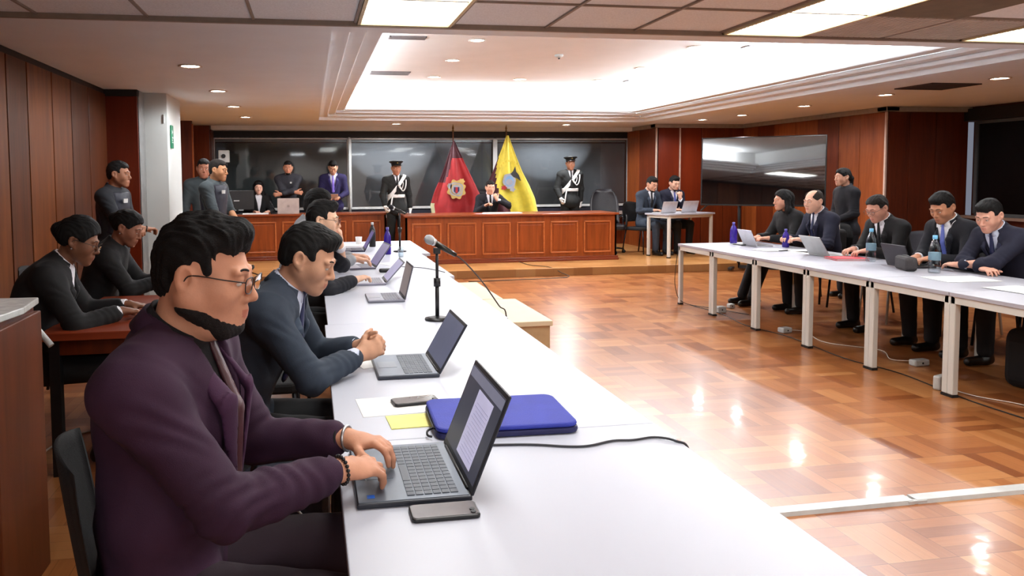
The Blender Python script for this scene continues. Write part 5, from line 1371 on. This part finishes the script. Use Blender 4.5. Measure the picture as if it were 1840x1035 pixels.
def patch(I, nm, a, b, c, w, h, m_, off=.155):
    p = I['chest']+I['fw']*a+I['la']*b+I['up']*c; R3 = np.stack([I['fw'],I['la'],I['up']],1)
    M4 = Matrix([[*R3[0],p[0]],[*R3[1],p[1]],[*R3[2],p[2]],[0,0,0,1]])
    return MB().box((-.004,-w/2,-h/2),(.004,w/2,h/2),0,M4).build(nm, m_, I['root'], .002)
def x_off(I):
    patch(I, 'chest_badge', .158, -.06, .07, .08, .04, m_frame)
    d = nrm(I['wR']-I['eR']); mb = MB(); ring(mb, I['wR'], d, .030, .007); mb.build('wristwatch', m_dkpl, I['root'])
person('standing police officer in dark uniform with folded hands by the red wood panel', (-1.80,7.25,0), -14, s=.935, sit=False, h=.0065, hc=.009, girth=1.05, lean=4, head=(6,4,0), skin=(160,110,84), hair=dict(top=.012,side=.003,back=.004), jacket=POL, vdeep=None, short=True, trousers=TR_, jname='uniform_shirt',
    wr=(.36,-.02,1.12), wl=(.30,.0,1.10), hdr=(.5,.8,.0), hdl=(.4,-.8,.1), curl=(.7,.7,.4), bands=[('vest',(0,0,0),(0,0,1),1,.012,VST,'vest')], extra=x_off)
person('standing officer with grey short sleeves and a navy vest beside the white pillar', (-1.10,8.82,0), -22, s=.965, sit=False, h=.0065, hc=.009, girth=1.1, lean=3, head=(4,6,0), skin=(190,138,100), hair=dict(top=.006,side=.001,back=.001), hair_c=(44,34,28), hair_amp=.001, jacket=GT, vdeep=None, short=True, trousers=TR_, jname='uniform_shirt',
    wr=(.30,-.10,1.02), wl=(.30,.08,1.02), hdr=(.8,.5,-.2), hdl=(.6,-.6,-.2), curl=(.6,.7,.4), bands=[('vest',(0,0,0),(0,0,1),1,.014,VST,'vest')], extra=x_off)
person('man partly hidden behind the vested officer, in front of the dark jamb', (-1.36,10.1,0), -80, s=.985, sit=False, h=.008, hc=.011, lean=2, head=(0,5,0), skin=(168,112,88), jacket=GT, vdeep=None, trousers=TR_, wr=(.05,-.27,.78), wl=(.05,.27,.78))
person('bearded man in a dark slate sweater standing with crossed arms', (-.39,13.62,.12), -90, s=.945, sit=False, h=.0075, hc=.01, lean=1, head=(0,6,0), skin=(186,128,100), beard=1.6, jacket=SWT, vdeep=None, trousers=TR_, jname='sweater', wr=(.24,.13,1.20), wl=(.27,-.13,1.17), hdr=(.1,1,-.1), hdl=(.1,-1,-.1), hnr=(1,0,.2), hnl=(1,0,.2), er=(.1,-1,-.9), el=(.1,1,-.9), joff=.03, extra=lambda I: patch(I, 'chest_badge', .155, .05, .04, .035, .03, m_frame))
def x_read(I):
    c = (I['wR']+I['wL'])/2+I['fw']*.09+V3(0,0,.03); M4 = Matrix.Translation(Vector(c)) @ Matrix.Rotation(R_(-30),4,'Y')
    MB().box((-.10,-.09,0),(.10,.09,.002),0,M4).build('held_paper', mp, I['root'])
person('man in a blue-violet suit and purple tie standing and reading a paper', (.40,13.65,.12), -92, s=.95, sit=False, h=.0075, hc=.01, lean=3, head=(0,28,0), skin=(196,148,120), hair=dict(top=.02,side=.004,quiff=.008), jacket=PUJ, lapel=LP[PUJ.name], shirt=LBS, tie=TPU, trousers=TR_, wr=(.26,-.10,1.08), wl=(.26,.10,1.08), hdr=(.8,.3,.1), hdl=(.8,-.3,.1), curl=(.6,.7,.4), vdeep=.16, vw=.065, extra=x_read)
person('woman with long dark hair seated behind the left bench', (-.93,13.70,.12), -78, s=.98, h=.0075, hc=.01, fem=1, lean=8, head=(-5,8,0), skin=(218,168,146), hair=dict(style='long',top=.014,side=.006,back=.010,fwd=.04), hair_c=(22,14,14), jacket=BK, shirt=m_wsh, trousers=TR_, wr=(.42,-.12,.82), wl=(.42,.12,.82), vdeep=.16, vw=.045)
def x_cap(I):
    H4, root = I['H4'], I['root']; mc = mat('uniform_cap_cloth', (22,26,28), .6); T_ = H4 @ Matrix.Translation((-.012,0,.055)) @ Matrix.Rotation(R_(-8),4,'Y')
    MB().lathe([(.100,0),(.102,.03),(.103,.035)], n=28, M=T_, sx=1.05, sy=.88).build('cap_band', m_dkpl, root)
    MB().lathe([(.103,.034),(.140,.058),(.143,.066),(.128,.076),(.06,.082),(.001,.083)], n=32, M=T_, sx=1.02, sy=.92).build('cap_crown', mc, root)
    pk = MB(); vs = []
    for i in range(13):
        a = R_(-62+124*i/12)
        for r, z in ((.098,.004),(.150,-.014)): vs.append(T_ @ Vector((r*math.cos(a)*1.03, r*math.sin(a)*.80, z)))
    pk.add(vs, [(2*i,2*i+1,2*i+3,2*i+2) for i in range(12)], 0, True); o = pk.build('cap_peak', m_shoe, root); s = o.modifiers.new('s','SOLIDIFY'); s.thickness = .003
    MB().sphere((0,0,0), .014, 0, 10, M=T_ @ Matrix.Translation((.106,0,.036))).build('cap_badge', mat('gilt_badge', (190,160,80), .35, metal=.7), root)
    q = lambda a,b,c: I['chest']+I['fw']*a+I['la']*b+I['up']*c
    MB().tube([q(.02,.175,.13),q(.12,.16,.08),q(.15,.14,-.03),q(.145,.09,-.09),q(.15,.02,.03)], .010, 8).build('shoulder_cord', m_wst, root)
    MB().tube([q(.10,.10,.11),q(.145,.10,.02),q(.15,.06,-.06),q(.152,.0,.02)], .006, 8).build('shoulder_cord', m_wst, root)
    for s_ in (-1,1): MB().box((-.03,-.05,-.006),(.03,.05,.006),0,Matrix.Translation(Vector(q(0,s_*.15,.175)))).build('epaulette', mc, root, .003)
    p1_ = q(.14,-.10,-.20); MB().tube([p1_, p1_+V3(.01,-.02,-.10), p1_+V3(0,-.03,-.2)], .013, 8).build('hanging_strap', m_wst, root)
GB = [('belt',(0,0,-.185),(0,0,1),.030,.010,m_wst,'torso'),('baldric',(0,-.01,-.03),(0,.36,-.27),.030,.012,m_wst,'front')]
person('uniformed guard with peaked cap, white belt and sash, standing left of the long bench', (1.42,12.63,.12), -84, s=.925, sit=False, h=.0075, hc=.01, lean=0, head=(0,4,0), neck=6, skin=(170,116,90), hair=dict(top=.004,side=.002,back=.002), jacket=GRN, shirt=m_wsh, tie=BKS, trousers=GRN, gloves=m_wst, wr=(.18,-.24,.96), wl=(.02,.27,.82), hdr=(.6,.1,-.7), hdl=(0,0,-1), hnl=(0,1,0), hnr=(0,-1,0), curl=(.9,1.,.6), vdeep=.02, vw=.04, bands=GB, extra=x_cap, joff=.026)
person('uniformed guard with peaked cap, white belt and sash, standing right of the yellow flag', (4.84,13.62,.12), -96, s=.975, sit=False, h=.0075, hc=.01, lean=0, head=(4,3,0), neck=6, skin=(188,134,106), hair=dict(top=.004,side=.002,back=.002), jacket=GRN, shirt=m_wsh, tie=BKS, trousers=GRN, gloves=m_wst, wr=(.18,-.22,.98), wl=(-.05,.22,.9), hdr=(.6,.1,-.7), hdl=(0,0,-1), hnl=(0,1,0), hnr=(0,-1,0), curl=(.9,1.,.6), vdeep=.02, vw=.04, bands=GB, extra=x_cap, joff=.026)
person('judge in dark clothes seated behind the long bench between the two flags', (3.13,13.10,.12), -92, s=.96, h=.0075, hc=.01, girth=1.1, lean=12, head=(4,6,0), skin=(212,160,134), hair=dict(top=.012,side=.005,back=.004), hair_c=(40,30,26), jacket=NV2, lapel=LP[NV2.name], shirt=m_wsh, tie=BKS, trousers=TR_, wr=(.34,-.12,.92), wl=(.30,.10,1.02), hdr=(.5,.6,.4), hdl=(.0,-.4,.9), hnl=(1,0,.2), curl=(.7,.8,.5), el=(.2,.9,-.5))
def x_phone_none(I): pass
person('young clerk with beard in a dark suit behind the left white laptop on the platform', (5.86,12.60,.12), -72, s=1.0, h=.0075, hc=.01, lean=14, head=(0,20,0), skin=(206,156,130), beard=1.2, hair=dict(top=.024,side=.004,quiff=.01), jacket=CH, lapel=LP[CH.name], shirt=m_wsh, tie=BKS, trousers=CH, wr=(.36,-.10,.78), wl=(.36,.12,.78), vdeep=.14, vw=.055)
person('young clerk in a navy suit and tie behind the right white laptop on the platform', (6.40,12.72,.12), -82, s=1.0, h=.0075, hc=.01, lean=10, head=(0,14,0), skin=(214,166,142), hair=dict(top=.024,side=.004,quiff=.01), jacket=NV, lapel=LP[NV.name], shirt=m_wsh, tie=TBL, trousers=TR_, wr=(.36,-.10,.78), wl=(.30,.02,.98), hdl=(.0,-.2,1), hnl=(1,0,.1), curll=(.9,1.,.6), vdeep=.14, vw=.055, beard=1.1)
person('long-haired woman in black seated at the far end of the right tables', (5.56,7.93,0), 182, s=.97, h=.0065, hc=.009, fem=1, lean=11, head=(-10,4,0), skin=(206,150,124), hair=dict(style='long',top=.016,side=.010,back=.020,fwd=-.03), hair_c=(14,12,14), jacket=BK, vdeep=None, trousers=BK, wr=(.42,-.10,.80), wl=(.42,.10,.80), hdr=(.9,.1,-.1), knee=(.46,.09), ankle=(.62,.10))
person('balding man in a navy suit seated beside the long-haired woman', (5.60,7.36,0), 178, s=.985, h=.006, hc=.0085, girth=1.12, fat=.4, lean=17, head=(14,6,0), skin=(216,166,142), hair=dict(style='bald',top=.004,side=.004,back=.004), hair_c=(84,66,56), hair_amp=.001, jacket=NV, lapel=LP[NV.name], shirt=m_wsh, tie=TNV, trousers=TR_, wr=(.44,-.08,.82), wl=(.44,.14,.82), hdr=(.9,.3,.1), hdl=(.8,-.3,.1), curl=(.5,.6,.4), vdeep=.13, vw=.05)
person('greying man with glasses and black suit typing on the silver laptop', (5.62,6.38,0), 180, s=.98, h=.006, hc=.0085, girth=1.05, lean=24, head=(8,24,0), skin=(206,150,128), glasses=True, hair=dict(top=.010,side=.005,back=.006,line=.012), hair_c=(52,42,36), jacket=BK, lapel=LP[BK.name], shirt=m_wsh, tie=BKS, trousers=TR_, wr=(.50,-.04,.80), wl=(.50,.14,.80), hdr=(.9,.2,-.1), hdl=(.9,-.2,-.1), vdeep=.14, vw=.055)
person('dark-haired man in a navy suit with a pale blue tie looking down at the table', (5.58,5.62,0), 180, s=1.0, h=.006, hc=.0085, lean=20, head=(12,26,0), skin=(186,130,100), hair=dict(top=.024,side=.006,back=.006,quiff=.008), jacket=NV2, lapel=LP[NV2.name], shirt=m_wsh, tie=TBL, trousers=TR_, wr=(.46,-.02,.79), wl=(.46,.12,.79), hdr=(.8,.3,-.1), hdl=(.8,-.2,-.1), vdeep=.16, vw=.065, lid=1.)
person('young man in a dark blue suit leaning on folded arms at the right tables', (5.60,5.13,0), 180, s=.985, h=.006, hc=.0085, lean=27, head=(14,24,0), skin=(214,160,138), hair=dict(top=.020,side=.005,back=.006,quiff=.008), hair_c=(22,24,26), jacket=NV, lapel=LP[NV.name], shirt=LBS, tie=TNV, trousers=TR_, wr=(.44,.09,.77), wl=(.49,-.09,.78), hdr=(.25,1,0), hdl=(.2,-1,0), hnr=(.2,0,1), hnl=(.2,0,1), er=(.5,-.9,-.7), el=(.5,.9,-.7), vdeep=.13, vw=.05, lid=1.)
person('woman in dark navy standing behind the right tables, seen in profile', (6.42,8.15,0), 176, s=.885, sit=False, h=.0065, hc=.009, fem=1, girth=1.05, lean=3, head=(0,2,0), skin=(206,156,132), hair=dict(style='pony',top=.014,side=.006,back=.010), hair_c=(18,14,16), jacket=NV2, vdeep=None, trousers=NV2, wr=(.22,-.06,1.06), wl=(.22,.06,1.06), hdr=(.4,.8,0), hdl=(.4,-.8,0), curl=(.7,.8,.5))
t = thing('handbag', 'black handbag with pale handle hanging by the standing woman', 'bag', (6.1,7.95,.62), R_(80))
MB().prism(rbox(.05,-.17,0,.17,.24), -.06, .06, 0, Matrix.Rotation(R_(90),4,'X')).build('bag_body', BK, t, .02); MB().tube([(-.10,0,.22),(-.07,0,.36),(.07,0,.36),(.10,0,.22)],.009,8).build('handle', m_frame, t)
t = thing('backpack', 'dark backpack resting on the floor under the nearest right tables', 'bag', (5.0,4.4,0), R_(10))
MB().prism(rbox(.09,-.2,0,.2,.42), -.12, .12, 0, Matrix.Rotation(R_(90),4,'X')).build('bag_body', BK, t, .04); MB().box((-.15,-.17,.05),(.15,-.12,.22)).build('front_pocket', TR_, t, .03)
